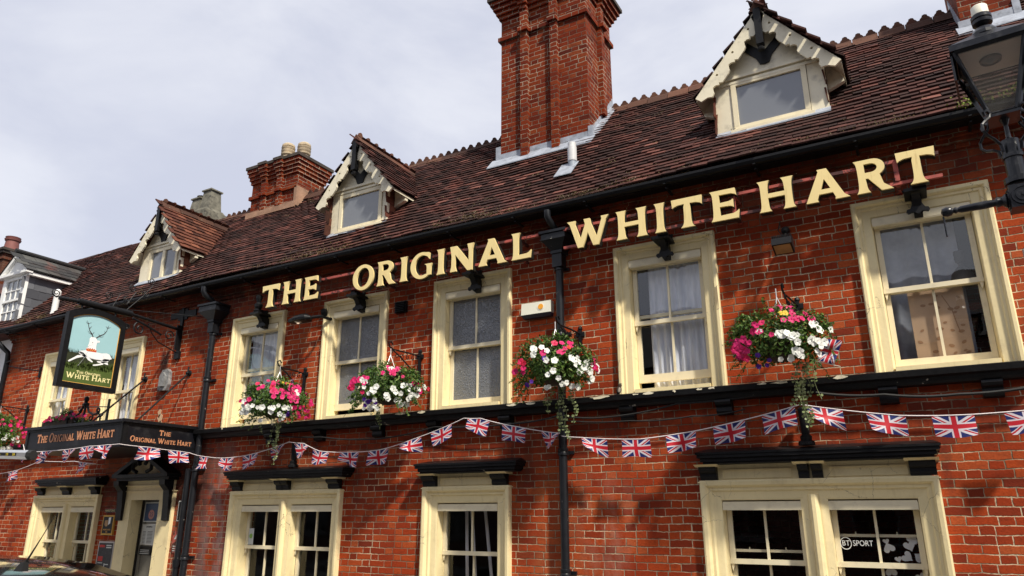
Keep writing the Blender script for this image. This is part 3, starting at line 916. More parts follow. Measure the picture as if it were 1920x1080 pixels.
for i, (a, b_) in enumerate(UP):
    gl = {3: 'frosted_glass', 4: 'frosted_glass'}.get(i, 'window_glass')
    W = upper_window(a, b_, gl, {2: .085, 3: .085, 5: .085}.get(i, 0.0), bars=1)
    if i in (3, 4): continue
    if i == 2: curtain(W, a + .2, b_ - .2, 2.8, 4.3, folds=7)
    if i == 0: curtain(W, a + .2, b_ - .25, 2.8, 4.3, folds=5, flare=.2)
    if i == 1: curtain(W, a + .2, b_ - .2, 2.8, 4.3, folds=6)
    if i == 5: curtain(W, a + .30, b_ - .18, 2.8, 4.3, y=.21, folds=8, amp=.02)
    if i == 6:
        bd2 = MB(); bd2.sheet(lambda u, v: (a + .1 + u * .72, .33 + .018 * math.sin(u * 24), 2.8 + v * 1.5), 50, 2)
        bd2.build('curtain', 'interior_blue', W, smooth=True)

# things standing behind the glass of the upper right window
o = MB(); o.box(.0, .44, .185, .20, 2.83, 3.56); BRD = o.build('picture_board', ['board_peach'], org=(.2, .19, 2.83))
tag(BRD, 'peach coloured board printed with brown leaves leaning behind the upper right sash window', 'board')
lf = MB(); rl = random.Random(2)
for k in range(26):
    cx, cz = .03 + rl.random() * .38, 2.86 + rl.random() * .64; an = rl.uniform(-.7, .7); s_ = rl.uniform(.016, .026)
    lf.poly([(cx + s_ * (math.cos(t) * math.cos(an) - .6 * math.sin(t) * math.sin(an)), .1825, cz + s_ * (math.cos(t) * math.sin(an) + .6 * math.sin(t) * math.cos(an))) for t in [k2 * .785 for k2 in range(8)]])
lf.tube([(.27, .183, 3.5), (.33, .183, 3.35), (.36, .183, 3.15)], .003, 4)
lf.build('leaf_print', 'board_leaf', BRD)
o = MB(); o.lathe([(.11, 0), (.105, .02), (.085, .10), (.05, .15), (.018, .18), (.016, .20), (.034, .22), (.042, .25), (.038, .28), (.042, .29), (.038, .32), (.01, .325)], (.46, .225, 3.58), 18)
tag(o.build('lamp_ornament', 'dark_wood', org=(.52, .33, 3.52), smooth=True), 'dark rounded ornament silhouetted behind the glass of the upper right sash window', 'ornament')

# ---- ground floor windows
GPROF = [(-.015, .01), (-.015, -.07), (.0, -.075), (.03, -.07), (.045, -.05), (.05, -.035), (.075, -.035), (.09, -.015), (.15, -.006), (.165, .0), (.172, .13), (.175, .2)]


def hood(parent, x0, x1, z=2.06, mids=()):
    h = MB()
    for k, (dz0, dz1, pr) in enumerate(((0, .02, .17), (.02, .055, .19), (.055, .085, .215), (.085, .105, .225))):
        e = pr - .17
        h.box(x0 - e, x1 + e, -pr, .0, z + dz0, z + dz1)
    h.hexa([(x0 - .06, -.225, z + .105), (x1 + .06, -.225, z + .105), (x1 + .06, 0, z + .105), (x0 - .06, 0, z + .105)],
           [(x0 - .06, -.215, z + .108), (x1 + .06, -.215, z + .108), (x1 + .0, 0, z + .15), (x0 - .0, 0, z + .15)])
    H_ = h.build('hood', 'black_weathered', parent)
    return H_


def ground_window(x0, x1, double, bx, hx, label=None, glass='dark_glass'):
    a = MB(); arch_profile(a, x0, x1, .42, 1.90, GPROF)
    a.box(x0 + .17, x1 - .17, -.03, .2, .42, .5)
    # frieze above the architrave
    a.box(x0 + .03, x1 - .03, -.035, 0.01, 1.905, 2.058)
    a.box(x0 - .03, x1 + .03, -.075, 0.01, 1.893, 1.905)
    W = a.build('window', 'cream_paint', PUB)
    fp = MB()
    def panel(xa, xb):
        fp.box(xa, xb, -.045, -.03, 1.93, 1.94); fp.box(xa, xb, -.045, -.03, 2.005, 2.015); fp.box(xa, xa + .01, -.045, -.03, 1.94, 2.005); fp.box(xb - .01, xb, -.045, -.03, 1.94, 2.005)
    if double: panel(x0 + .2, (x0 + x1) / 2 - .16); panel((x0 + x1) / 2 + .16, x1 - .2)
    else: panel(x0 + .22, x1 - .22)
    for c, w_ in bx: fp.prism([(0.0, 2.038), (-.13, 2.038), (-.19, 2.0575), (0, 2.0575)], lambda p, q, d: (d, p, q), c - w_ / 2 - .03, c + w_ / 2 + .03)
    fp.build('frieze', 'cream_paint', W)
    for c, w_ in bx:
        cb = MB(); cb.prism([(-.03, 1.92), (-.07, 1.92), (-.085, 1.95), (-.085, 1.975), (-.12, 1.995), (-.135, 2.02), (-.13, 2.0375), (-.03, 2.0375)], lambda p, q, d: (d, p, q), c - w_ / 2, c + w_ / 2)
        cb.build('corbel', 'black_paint', W)
    hood(W, *hx)
    cells = [(x0 + .175, x1 - .175)]
    if double:
        c = (x0 + x1) / 2; mu = MB()
        mu.prism([(c - .115, .15), (c - .115, .0), (c - .06, -.012), (c - .045, -.012), (c - .035, -.04), (c - .015, -.055), (c + .015, -.055), (c + .035, -.04), (c + .045, -.012), (c + .06, -.012), (c + .115, .0), (c + .115, .15)],
                 lambda p, q, d: (p, q, d), .5, 1.78)
        mu.build('mullion', 'cream_paint', W)
        cells = [(x0 + .175, c - .117), (c + .117, x1 - .175)]
    for k, (xa, xb) in enumerate(cells):
        p = MB(); p.box(xa - .006, xb + .006, .0, .1, 1.645, 1.71); p.box(xa - .002, xb + .002, .006, .1, 1.71, 1.722)
        p.build('blind_box', 'cream_joinery', W)
        lights(W, xa, xb, .5, 1.70, 1.19, glass, .0, y=.13)
    return W, cells


G0, c0 = ground_window(*GR[0], True, [(-13.25, .17), (-12.5, .2), (-11.72, .17)], (-13.16, -11.55))
G1, c1_ = ground_window(*GR[1], True, [(-8.43, .17), (-7.61, .11), (-7.49, .11), (-6.65, .19)], (-8.50, -6.44))
G2, c2_ = ground_window(*GR[2], False, [(-5.17, .18), (-4.22, .19)], (-5.24, -3.98))
G3, c3_ = ground_window(*GR[3], True, [(-1.90, .16), (-1.045, .09), (-.93, .09), (-.10, .2)], (-1.92, 0.0))
ground_window(*GR[4], False, [(3.1, .18), (4.3, .19)], (3.1, 4.3))
# second sash rail with latches seen behind the upper glass of the right ground floor window
for W, cells, zz in ((G3, c3_, (1.285, 1.43)),):
    for (xa, xb), z_ in zip(cells, zz):
        r_ = MB(); r_.box(xa + .03, xb - .03, .155, .175, z_ - .012, z_ + .012)
        for u in (.25, .72): r_.lathe([(.008, 0), (.004, .012), (.008, .02)], (xa + (xb - xa) * u, .16, z_ + .012), 6)
        r_.build('sash_rail', 'cream_joinery', W)
cu = MB()
for xx, dx in ((-4.95, .04), (-4.88, .1), (-4.7, .16), (-4.48, .12)):
    cu.sheet(lambda u, v: (xx + (1 - v) * dx + u * .045, .36 + .01 * math.sin(u * 6), .5 + v * 1.25), 4, 4)
cu.build('curtain', 'curtain', G2)
cu = MB(); cu.box(c1_[0][0] + .05, c1_[0][0] + .14, .122, .126, 1.22, 1.43); cu.build('window_sticker', 'paper', G1)
cu = MB(); cu.lathe([(.032, 0), (.032, .002)], (c1_[0][0] + .095, .121, 1.33), 8, (0, -1, 0)); cu.build('window_sticker', 'green_label', G1)
cu = MB()
for p_, q_, w_ in ((-13.05, 1.22, .22), (-12.2, 1.30, .25), (-12.25, .62, .12)): cu.box(p_, p_ + w_, .4, .42, q_, q_ + .09)
cu.build('red_notice', 'red_paint', G0)

# hearts and the sports lettering in the right hand window
ht = MB()
def heart(cx, cz, s_, an, dy=0):
    pts = []
    for k in range(20):
        t = 2 * math.pi * k / 20
        hx = 16 * math.sin(t) ** 3 / 17; hz = (13 * math.cos(t) - 5 * math.cos(2 * t) - 2 * math.cos(3 * t) - math.cos(4 * t)) / 17
        pts.append((cx + s_ * (hx * math.cos(an) - hz * math.sin(an)), .185 + dy, cz + s_ * (hx * math.sin(an) + hz * math.cos(an))))
    ht.poly(pts)
for k, (cx, cz, s_, an) in enumerate(((-.27, 1.405, .048, 2.6), (-.30, 1.35, .05, .3), (-.46, 1.33, .05, 3.5), (-.475, 1.385, .028, .2), (-.33, 1.26, .05, .9), (-.40, 1.24, .03, .2), (-.47, 1.14, .05, 3.2), (-.25, 1.10, .045, .4), (-.24, 1.26, .045, 4.0))):
    ht = MB(); heart(cx, cz, s_, an, k * .001); ht.build('paper_heart', 'stag_white', G3)
bt = MB(); cz = 1.365
bt.mesh(*[[(-.790 + v[0] * .9, .112 + v[2], cz + v[1]) for v in font_mesh('BT', .062)[0]], font_mesh('BT', .062)[1]])
f_ = font_mesh('SPORT', .066, align='LEFT'); bt.mesh([(-.735 + v[0] * .82, .112 + v[2], cz + v[1]) for v in f_[0]], f_[1])
ring = curve_mesh([circ(0, 0, .052, 28), circ(0, 0, .046, 28)], .001); bt.mesh([(-.790 + v[0] * .9, .112 + v[2], cz + v[1]) for v in ring[0]], ring[1])
bt.build('window_lettering', 'white_paint', G3)

# ---- door
d = MB()
for a, b_, z0, z1 in ((-11.02, -10.77, -.1, 1.94), (-10.10, -9.79, -.1, 1.94), (-10.77, -10.10, 1.82, 1.94)): d.box(a, b_, -.05, .02, z0, z1)
d.box(-11.04, -9.77, -.065, .02, 1.94, 1.955); d.box(-10.98, -9.83, -.05, .02, 1.955, 2.10); d.box(-10.98, -9.83, -.075, .0, 2.02, 2.035)
d.box(-10.785, -10.77, .02, .3, -.1, 1.82); d.box(-10.10, -10.085, .02, .3, -.1, 1.82); d.box(-10.77, -10.10, .02, .3, 1.82, 1.835)
DOOR = d.build('doorway', 'cream_paint', PUB)
d = MB(); d.box(-10.73, -10.10, .16, .20, -.1, .62); d.box(-10.73, -10.66, .155, .20, .62, 1.82); d.box(-10.22, -10.10, .155, .20, .62, 1.82); d.box(-10.66, -10.22, .165, .20, .62, 1.82)
for k in range(6): d.box(-10.66 + k * .09, -10.655 + k * .09, .155, .161, -.05, .58)
d.build('door', 'grey_door', DOOR)
d = MB(); d.box(-10.77, -10.73, .14, .20, -.1, 1.82); d.box(-10.77, -10.10, .14, .2, 1.821, 1.834); d.build('door_frame', 'black_paint', DOOR)
d = MB()     # pediment and consoles
d.box(-11.06, -9.74, -.24, .0, 2.14, 2.19); d.box(-11.02, -9.78, -.18, .0, 2.10, 2.14)
for x0, sg in ((-11.06, 1), (-9.74, -1)):
    d.prism([(x0, 2.19), (x0 + sg * .62, 2.50), (x0 + sg * .62, 2.44), (x0 + sg * .13, 2.19)], XZ, -.24, 0)
for cx in (-10.98, -9.88): d.prism([(-.05, 1.52), (-.09, 1.53), (-.10, 1.75), (-.12, 1.95), (-.20, 2.03), (-.21, 2.10), (-.05, 2.10)], lambda p, q, t: (t, p, q), cx - .065, cx + .065)
d.tube([(-10.52, -.20, 2.22), (-10.62, -.20, 2.26), (-10.62, -.20, 2.36), (-10.52, -.20, 2.40), (-10.46, -.20, 2.33)], .028, 8)
d.tube([(-10.28, -.20, 2.22), (-10.18, -.20, 2.26), (-10.18, -.20, 2.36), (-10.28, -.20, 2.40), (-10.34, -.20, 2.33)], .028, 8)
d.build('pediment', 'black_paint', DOOR)
d = MB(); d.prism([(-10.95, 2.192), (-9.85, 2.192), (-10.40, 2.465)], XZ, -.10, -.01); d.build('tympanum', 'cream_paint', DOOR)

# ---- rainwater pipes
def hopper(mb, cx, z1, w_, h_, y0=-.26):
    mb.box(cx - w_ / 2 - .02, cx + w_ / 2 + .02, y0 - .02, 0, z1 - .03, z1); mb.box(cx - w_ / 2, cx + w_ / 2, y0, 0, z1 - h_ * .45, z1 - .03)
    mb.box(cx - w_ / 2 - .01, cx + w_ / 2 + .01, y0 - .01, 0, z1 - h_ * .5, z1 - h_ * .45)
    a, b_ = w_ / 2, .065
    mb.hexa([(cx - b_, -.17, z1 - h_), (cx + b_, -.17, z1 - h_), (cx + b_, -.02, z1 - h_), (cx - b_, -.02, z1 - h_)],
            [(cx - a, y0, z1 - h_ * .5), (cx + a, y0, z1 - h_ * .5), (cx + a, 0, z1 - h_ * .5), (cx - a, 0, z1 - h_ * .5)])
    mb.box(cx - .072, cx + .072, -.18, -.01, z1 - h_ - .035, z1 - h_)


def downpipe(cx, ztop, zbot, w_, h_, r=.045, swan=True, yc=-.10):
    p = MB(); hopper(p, cx, ztop, w_, h_)
    z = ztop - h_ - .035
    p.box(cx - .06, cx + .06, yc - .065, yc + .055, z - .16, z)
    p.lathe([(r, 0), (r, z - .16 - zbot)], (cx, yc, zbot), 14)
    for zz in [z - .2, 3.5, 2.2, 1.0]:
        if zz < z and zz > zbot:
            p.lathe([(r, 0), (r + .012, .005), (r + .012, .03), (r + .007, .04), (r + .012, .05), (r + .012, .075), (r, .08)], (cx, yc, zz), 14)
            p.box(cx - .085, cx + .085, -.03, 0, zz + .02, zz + .055)
    if swan: p.tube([(cx - .02, -.345, 4.93), (cx - .02, -.345, 4.86), (cx - .01, -.32, 4.81), (cx, -.2, 4.76), (cx, -.16, 4.72), (cx, -.16, 4.68)], .04, 10)
    return p.build('downpipe', 'pipe_black', PUB, smooth=True)


downpipe(-3.42, 4.72, -.1, .30, .22)
downpipe(-9.30, 4.69, -.1, .38, .24, swan=True)
p = MB(); p.lathe([(.04, 0), (.04, 2.35)], (-9.50, -.07, -.1), 12); p.lathe([(.05, 0), (.06, .1)], (-9.50, -.07, .9), 12)
p.build('downpipe', 'pipe_black', PUB, smooth=True)
p = MB(); p.tube([(-15.30, -.35, 4.9), (-15.30, -.35, 4.82), (-15.22, -.25, 4.7), (-15.18, -.12, 4.58), (-15.25, -.07, 4.45), (-15.27, -.07, 3), (-15.27, -.07, -.1)], .045, 10)
p.build('downpipe', 'pipe_black', PUB, smooth=True)


# ---- dormers
def dormer(xc, yf, yb, hb, ze, A, hw, glass, zl, dbl=False, warm=False, rs=1):
    rnd = random.Random(rs)
    slope = (A - ze) / hw
    yrid = (A - ZE) / SL + YE
    yback = yrid + .05
    zb0 = zmain(yf) - .01
    gxl, gxr, gz0, gz1 = glass
    b_ = MB()
    # front face with its opening, jamb boards, sill and lintel
    b_.box(xc - hb, gxl - .06, yf - .0, yf + .05, zb0 - .05, zl); b_.box(gxr + .06, xc + hb, yf - .0, yf + .05, zb0 - .05, zl)
    b_.box(gxl - .06, gxr + .06, yf, yf + .05, zb0 - .05, gz0 - .06)
    b_.box(gxl - .06, gxr + .06, yf, yf + .05, gz1 + .06, zl)
    b_.box(xc - hb + .04, xc + hb - .04, yf - .03, yf, zl - .005, zl + .028); b_.box(xc - hb + .06, xc + hb - .06, yf - .018, yf, zl - .06, zl - .03)
    ztip = zl + .028
    hwt = (A - .08 - ztip) / slope
    b_.prism([(xc - hwt, ztip), (xc + hwt, ztip), (xc, A - .08)], XZ, yf, yf + .05)
    D_ = b_.build('dormer', 'dormer_white', PUB)
    f = MB(); t = .055
    f.box(gxl - t, gxr + t, yf - .015, yf + .03, gz1, gz1 + t); f.box(gxl - t, gxr + t, yf - .015, yf + .03, gz0 - t, gz0)
    f.box(gxl - t, gxl, yf - .016, yf + .03, gz0, gz1); f.box(gxr, gxr + t, yf - .016, yf + .03, gz0, gz1)
    f.box(gxl - .09, gxr + .09, yf - .05, yf + .02, gz0 - t - .03, gz0 - t)
    if dbl: c = (gxl + gxr) / 2; f.box(c - .035, c + .035, yf - .017, yf + .03, gz0, gz1)
    f.build('window_frame', 'cream_joinery', D_)
    p = MB(); p.poly([(gxl, yf + .01, gz0), (gxr, yf + .01, gz0), (gxr, yf + .01, gz1), (gxl, yf + .01, gz1)]); p.build('pane', 'grey_glass', D_)
    ins = MB(); ins.box(xc - hb + .04, xc + hb - .04, yf + .30, yf + .32, zb0, ze + .02); ins.build('inner_wall', 'interior', D_)
    # apron
    ap = MB(); ap.hexa([(xc - hb - .01, yf - .07, zmain(yf - .07) + .03), (xc + hb + .01, yf - .07, zmain(yf - .07) + .03), (xc + hb + .01, yf, zmain(yf) + .0), (xc - hb - .01, yf, zmain(yf) + .0)],
                       [(xc - hb - .01, yf - .07, zmain(yf - .07) + .045), (xc + hb + .01, yf - .07, zmain(yf - .07) + .045), (xc + hb + .01, yf + .01, zmain(yf) + .055), (xc - hb - .01, yf + .01, zmain(yf) + .055)])
    ap.build('apron', 'lead', D_)
    # tile hung cheeks
    zt = ze + .1; ybk = (zt - ZE) / SL + YE
    for sg in (-1, 1):
        ck = MB()
        x = xc + sg * hb
        ck.prism([(yf + .05, zb0 - .05), (yf + .05, zt), (ybk, zt)], lambda p_, q_, t_: (t_, p_, q_), x - sg * .03, x - sg * .005)
        tile_field(ck, (x - sg * .012, yf + .06 if sg > 0 else ybk, zb0), (0, sg, 0), (0, 0, 1), int((ybk - yf) / .165) + 1, int((zt - zb0) / .11) + 1, gauge=.11, keep=lambda q: zmain(q.y) - .1 < q.z < zt and q.y < ybk + .1, wave=0, lift=.014, th=.01, rnd=rnd)
        ck.build('cheek', 'warm_tile', D_)
    # roof
    r_ = MB()
    LS = math.hypot(hw, A - ze)
    keep = lambda q: q.z > zmain(q.y) - .06
    for sg in (-1, 1):
        e = (xc + sg * hw, yb - .03, ze)
        r_.poly([(xc + sg * hw, yb, ze - .012), (xc, yb, A - .012), (xc, yback, A - .012), (xc + sg * hw, (ze - ZE) / SL + YE, ze - .012)])
        r_.poly([(xc + sg * hw * .97, yb, ze - .05 + .03), (xc, yb, A - .05), (xc, yback, A - .05), (xc + sg * hw * .97, (ze - ZE) / SL + YE, ze - .02)][::-1])
        n = int((yback - yb + .2) / .165) + 1
        if sg > 0: tile_field(r_, e, (0, 1, 0), (-hw, 0, A - ze), n, int(LS / .1) + 1, keep=keep, wave=.004, rnd=rnd)
        else: tile_field(r_, (xc - hw, yb - .03 + n * .165, ze), (0, -1, 0), (hw, 0, A - ze), n, int(LS / .1) + 1, keep=keep, wave=.004, rnd=rnd)
    r_.build('roof', 'warm_tile' if warm else 'clay_tile', D_)
    rd = MB(); ridge_line(rd, (xc, yb - .04, A + .035), (xc, yrid + .02, A + .035), w_=.09, rnd=rnd)
    rd.build('ridge_tiles', 'ridge_clay', D_)
    # soffit boards and rafter feet
    for sg in (-1, 1):
        sf = MB()
        yb2 = (ze - ZE) / SL + YE
        sf.mesh([(xc + sg * hw * .985, yb + .02, ze - .0), (xc + sg * (hb - .01), yb + .02, ze - .0 + (hw - hb) * slope), (xc + sg * (hb - .01), yb2 + .3, ze + (hw - hb) * slope), (xc + sg * hw * .985, yb2, ze),
                 (xc + sg * hw * .985, yb + .02, ze - .045), (xc + sg * (hb - .01), yb + .02, ze - .045 + (hw - hb) * slope), (xc + sg * (hb - .01), yb2 + .3, ze - .045 + (hw - hb) * slope), (xc + sg * hw * .985, yb2, ze - .045)],
                [(4, 5, 6, 7), (0, 4, 7, 3), (0, 1, 5, 4)])
        sf.prism([(xc + sg * hw * .97, ze - .09), (xc + sg * hw * .97, ze), (xc + sg * hb, ze + (hw - hb) * slope), (xc + sg * hb, ze - .16)], XZ, yf + .16, yf + .22)
        sf.build('soffit', 'dormer_white', D_)
    # scalloped bargeboards
    u = Vector((hw, 0, A - ze)).normalized()
    for sg in (-1, 1):
        uu = Vector((sg * u.x * -1, 0, u.z)); nn = Vector((-sg * u.z, 0, -u.x))      # along rake up; inward/down
        base = Vector((xc + sg * (hw - .01), 0, ze - .015)); T = LS
        out = [(0.0, 0.0), (T, 0.0), (T - .02, .10)]
        dn = []
        ns = 3
        seg = (T - .30) / ns
        s0 = T - .17
        dn += [(s0, .165)]
        for k in range(ns):
            s1 = s0 - seg
            dn += [(s0 - .03, .165), (s1 + .165, .165), (s1 + .145, .13), (s1 + .125, .15), (s1 + .10, .115), (s1 + .065, .105), (s1 + .04, .125), (s1 + .02, .155)]
            s0 = s1
        dn += [(.10, .165), (.07, .12), (.03, .10), (.0, .085)]
        loops = [out + dn]
        for k in range(ns): loops.append([(T - .26 - k * seg + .015 * math.cos(t), .055 + .015 * math.sin(t)) for t in [i * math.pi / 4 for i in range(8)]])
        vs, fs = curve_mesh(loops, .028)
        bb = MB(); bb.mesh([base + uu * v[0] + nn * v[1] + Vector((0, yb + v[2], 0)) for v in vs], fs)
        bb.build('bargeboard', 'dormer_white', D_)
    fn = MB(); fn.box(xc - .038, xc + .038, yb - .06, yb + .02, A - .50, A - .04); fn.lathe([(.036, 0), (.042, .02), (.02, .05), (.035, .07)], (xc, yb - .02, A - .57), 10)
    V = [(0, -.70), (-.075, -.60), (-.185, -.52), (-.21, -.44), (-.12, -.40), (-.06, -.46), (0, -.55), (.06, -.46), (.12, -.40), (.21, -.44), (.185, -.52), (.075, -.60)]
    V = [(0, -.70), (-.05, -.69), (-.09, -.60), (-.21, -.47), (-.16, -.385), (0, -.545), (.16, -.385), (.21, -.47), (.09, -.60), (.05, -.69)]
    fn.prism([(xc + p_, A + .04 + q_) for p_, q_ in V], XZ, yf - .02, yf - .002)
    fn.build('finial', 'black_paint', D_)
    return D_


dormer(-.997, .25, .12, .585, 6.13, 7.06, .775, (-1.335, -.645, 5.72, 6.22), 6.31, rs=3)
dormer(-6.735, .13, .0, .525, 5.98, 6.90, .735, (-7.05, -6.36, 5.60, 6.07), 6.20, rs=2)
dormer(-11.13, .07, -.06, .55, 5.88, 6.80, .70, (-11.38, -10.74, 5.49, 5.98), 6.11, dbl=True, warm=True, rs=1)


# ---- chimneys
def stack(x0, x1, y0, y1, z0, ztop, zs, zc, strips, side_strips, mat, sw=.075, cap='soot_cap', st_=.035):
    c = MB()
    c.box(x0, x1, y0, y1, z0, ztop - .05)
    for a, b_ in strips:
        c.box(a, b_, y0 - sw, y0, z0 + .28, zs)
        c.box(a + .02, b_ - .02, y0 - sw * .6, y0, z0 + .2, z0 + .28)
        c.box(a - .02, b_ + .02, y0 - sw - .05, y0, zs + .003, zs + .07)
        c.box(a, b_, y0 - sw - .012, y0, zs + .073, zc - .003)
    for a, b_ in side_strips:
        for X_, sg in ((x1, 1), (x0, -1)):
            c.box(min(X_, X_ + sg * sw), max(X_, X_ + sg * sw), a, b_, z0 + .9, zc - .002)
            c.box(min(X_, X_ + sg * (sw + .05)), max(X_, X_ + sg * (sw + .05)), a - .02, b_ + .02, zs + .004, zs + .068)
    c.box(x0 - .04, x1 + .04, y0 - .04, y1 + .04, zs + .001, zs + .072)
    n = 4
    for k in range(n):
        e = .03 + st_ * k; za = zc + k * .075
        c.box(x0 - e, x1 + e, y0 - e, y1 + e, za, za + .0745)
        for a, b_ in strips: c.box(a - .015 * k, b_ + .015 * k, y0 - e - sw, y0 - e + .01, za + .001, za + .073)
        for a, b_ in side_strips: c.box(x1 + e - .01, x1 + e + sw, a - .015 * k, b_ + .015 * k, za + .001, za + .073)
    e = .03 + st_ * n; zt = zc + n * .075
    ch = c.build('chimney', mat, PUB)
    k = MB(); k.box(x0 - e, x1 + e, y0 - e, y1 + e, zt, zt + .06)
    for a, b_ in strips: k.box(a - .05, b_ + .05, y0 - e - sw, y0 - e + .01, zt + .001, zt + .058)
    for a, b_ in side_strips: k.box(x1 + e - .01, x1 + e + sw, a - .05, b_ + .05, zt + .001, zt + .058)
    k.hexa([(x0 - e, y0 - e, zt + .06), (x1 + e, y0 - e, zt + .06), (x1 + e, y1 + e, zt + .06), (x0 - e, y1 + e, zt + .06)],
           [(x0 + .1, y0 + .1, zt + .11), (x1 - .1, y0 + .1, zt + .11), (x1 - .1, y1 - .1, zt + .11), (x0 + .1, y1 - .1, zt + .11)])
    k.build('chimney_cap', cap, ch)
    return ch, zt + .15


YC = 1.09
CH, _ = stack(-4.91, -3.49, YC, 2.05, 6.25, 9.45, 8.62, 9.02, [(-4.54, -4.42), (-4.04, -3.93)], [(1.5, 1.62)], 'red_brick_chimney')
fl = MB()
zf = zmain(YC)
fl.box(-4.95, -3.455, YC - .012, YC, zf - .02, zf + .13)
fl.hexa([(-5.06, YC - .16, zmain(YC - .16) + .035), (-3.40, YC - .16, zmain(YC - .16) + .035), (-3.40, YC, zf + .02), (-5.06, YC, zf + .02)],
        [(-5.06, YC - .16, zmain(YC - .16) + .05), (-3.40, YC - .16, zmain(YC - .16) + .05), (-3.40, YC, zf + .06), (-5.06, YC, zf + .06)])
fl.box(-4.99, -4.91, YC - .014, YC + .06, zf - .02, zf + .26); fl.box(-3.50, -3.43, YC - .02, YC + .04, zf - .03, zf + .2)
ny = 12
for i in range(ny):      # stepped flashing, one saw-tooth for each course
    ya = YC + (2.02 - YC) * i / ny; yb_ = YC + (2.02 - YC) * (i + 1) / ny
    fl.prism([(ya, zmain(ya) + .0), (yb_, zmain(yb_) + .0), (yb_, zmain(yb_) + .10), (yb_ - .015, zmain(yb_) + .13), (ya, zmain(ya) + .09)], lambda p_, q_, t_: (t_, p_, q_), -3.489, -3.478)
fl.hexa([(-3.48, YC, zf), (-3.36, YC, zf + .0), (-3.36, 1.9, zmain(1.9)), (-3.48, 1.9, zmain(1.9))], [(-3.48, YC, zf + .06), (-3.36, YC, zf + .045), (-3.36, 1.9, zmain(1.9) + .045), (-3.48, 1.9, zmain(1.9) + .06)])
fl.build('flashing', 'lead', CH)

CH2, zt = stack(-10.89, -9.68, 1.6, 2.3, 6.9, 8.0, 7.47, 7.80, [(-10.58, -10.45), (-10.16, -10.03)], [], 'red_brick_chimney', sw=.05, st_=.022)
fm = MB(); fm.box(-10.95, -9.64, 1.55, 1.6, zmain(1.6) - .03, zmain(1.6) + .09); fm.box(-9.69, -9.62, 1.56, 2.0, zmain(1.6), 7.5); fm.build('mortar_fillet', 'mortar', CH2)
for px_, py_ in ((-10.28, 1.85), (-9.98, 1.98)):
    cp = MB(); cp.lathe([(.115, 0), (.105, .22), (.13, .24), (.135, .27), (.115, .28), (.13, .30), (.135, .34), (.115, .345), (.13, .365), (.135, .40), (.11, .405), (.128, .42), (.125, .46), (.09, .49), (.03, .50)], (px_, py_, zt - .08), 18)
    cp.build('chimney_pot', 'buff_pot', CH2, smooth=True)

CH3, _ = stack(.98, 1.52, 1.30, 2.35, 6.5, 9.1, 8.3, 8.6, [], [], 'red_brick_chimney')
fl = MB(); zf = zmain(1.3)
fl.box(.95, 1.53, 1.285, 1.30, zf - .02, zf + .13)
fl.hexa([(.92, 1.14, zmain(1.14) + .035), (1.62, 1.14, zmain(1.14) + .035), (1.62, 1.3, zf + .02), (.92, 1.3, zf + .02)], [(.92, 1.14, zmain(1.14) + .05), (1.62, 1.14, zmain(1.14) + .05), (1.62, 1.3, zf + .06), (.92, 1.3, zf + .06)])
fl.box(1.47, 1.54, 1.28, 1.34, zf - .02, zf + .22)
for i in range(9):
    ya = 1.3 + i * .08; yb_ = ya + .08
    fl.prism([(ya, zmain(ya)), (yb_, zmain(yb_)), (yb_, zmain(yb_) + .1), (yb_ - .02, zmain(yb_) + .13), (ya, zmain(ya) + .09)], lambda p_, q_, t_: (t_, p_, q_), .967, .979)
fl.build('flashing', 'lead', CH3)

# weathered stone stack on the ridge
st = MB(); st.box(-12.95, -12.25, 1.62, 2.1, 6.9, 7.42)
CH4 = st.build('chimney', 'red_brick_chimney', PUB)
st = MB(); st.box(-13.0, -12.2, 1.56, 2.16, 7.42, 7.60)
st.hexa([(-12.97, 1.6, 7.60), (-12.24, 1.6, 7.60), (-12.24, 2.1, 7.60), (-12.97, 2.1, 7.60)], [(-12.92, 1.66, 7.68), (-12.28, 1.66, 7.68), (-12.28, 2.04, 7.68), (-12.92, 2.04, 7.68)])
for cx, h in ((-12.77, .30), (-12.44, .42)):
    st.hexa([(cx - .155, 1.69, 7.68), (cx + .155, 1.69, 7.68), (cx + .155, 2.0, 7.68), (cx - .155, 2.0, 7.68)], [(cx - .12, 1.73, 7.68 + h), (cx + .12, 1.73, 7.68 + h), (cx + .12, 1.97, 7.68 + h), (cx - .12, 1.97, 7.68 + h)])
    st.box(cx - .15, cx + .15, 1.70, 2.0, 7.68 + h, 7.71 + h)
st.lathe([(.05, 0), (.05, .06), (.10, .08), (.02, .11)], (-12.77, 1.85, 8.0), 12)
st.build('chimney_pot', 'stone_pot', CH4)

# pipes through the tiles
v = MB(); v.cur = 0; v.lathe([(.052, 0), (.052, .14)], (-3.455, .42, 5.76), 14); v.cur = 1; v.lathe([(.058, .14), (.06, .15), (.058, .18), (.06, .34), (.052, .345), (.052, .40), (.02, .41)], (-3.455, .42, 5.76), 14)
v.build('vent_pipe', ['pipe_grey', 'pipe_white'], PUB, smooth=True)
v = MB(); v.hexa([(-3.62, .2, zmain(.2) + .035), (-3.38, .2, zmain(.2) + .035), (-3.38, .45, zmain(.45) + .035), (-3.62, .45, zmain(.45) + .035)], [(-3.62, .2, zmain(.2) + .045), (-3.38, .2, zmain(.2) + .045), (-3.38, .45, zmain(.45) + .045), (-3.62, .45, zmain(.45) + .045)])
v.build('pipe_flashing', 'lead', PUB)
v = MB(); v.lathe([(.062, 0), (.062, .05), (.055, .052), (.055, .38), (.062, .40), (.062, .46), (.02, .50)], (-13.74, -.17, 5.12), 14)
v.build('vent_pipe', 'white_paint', PUB, smooth=True)

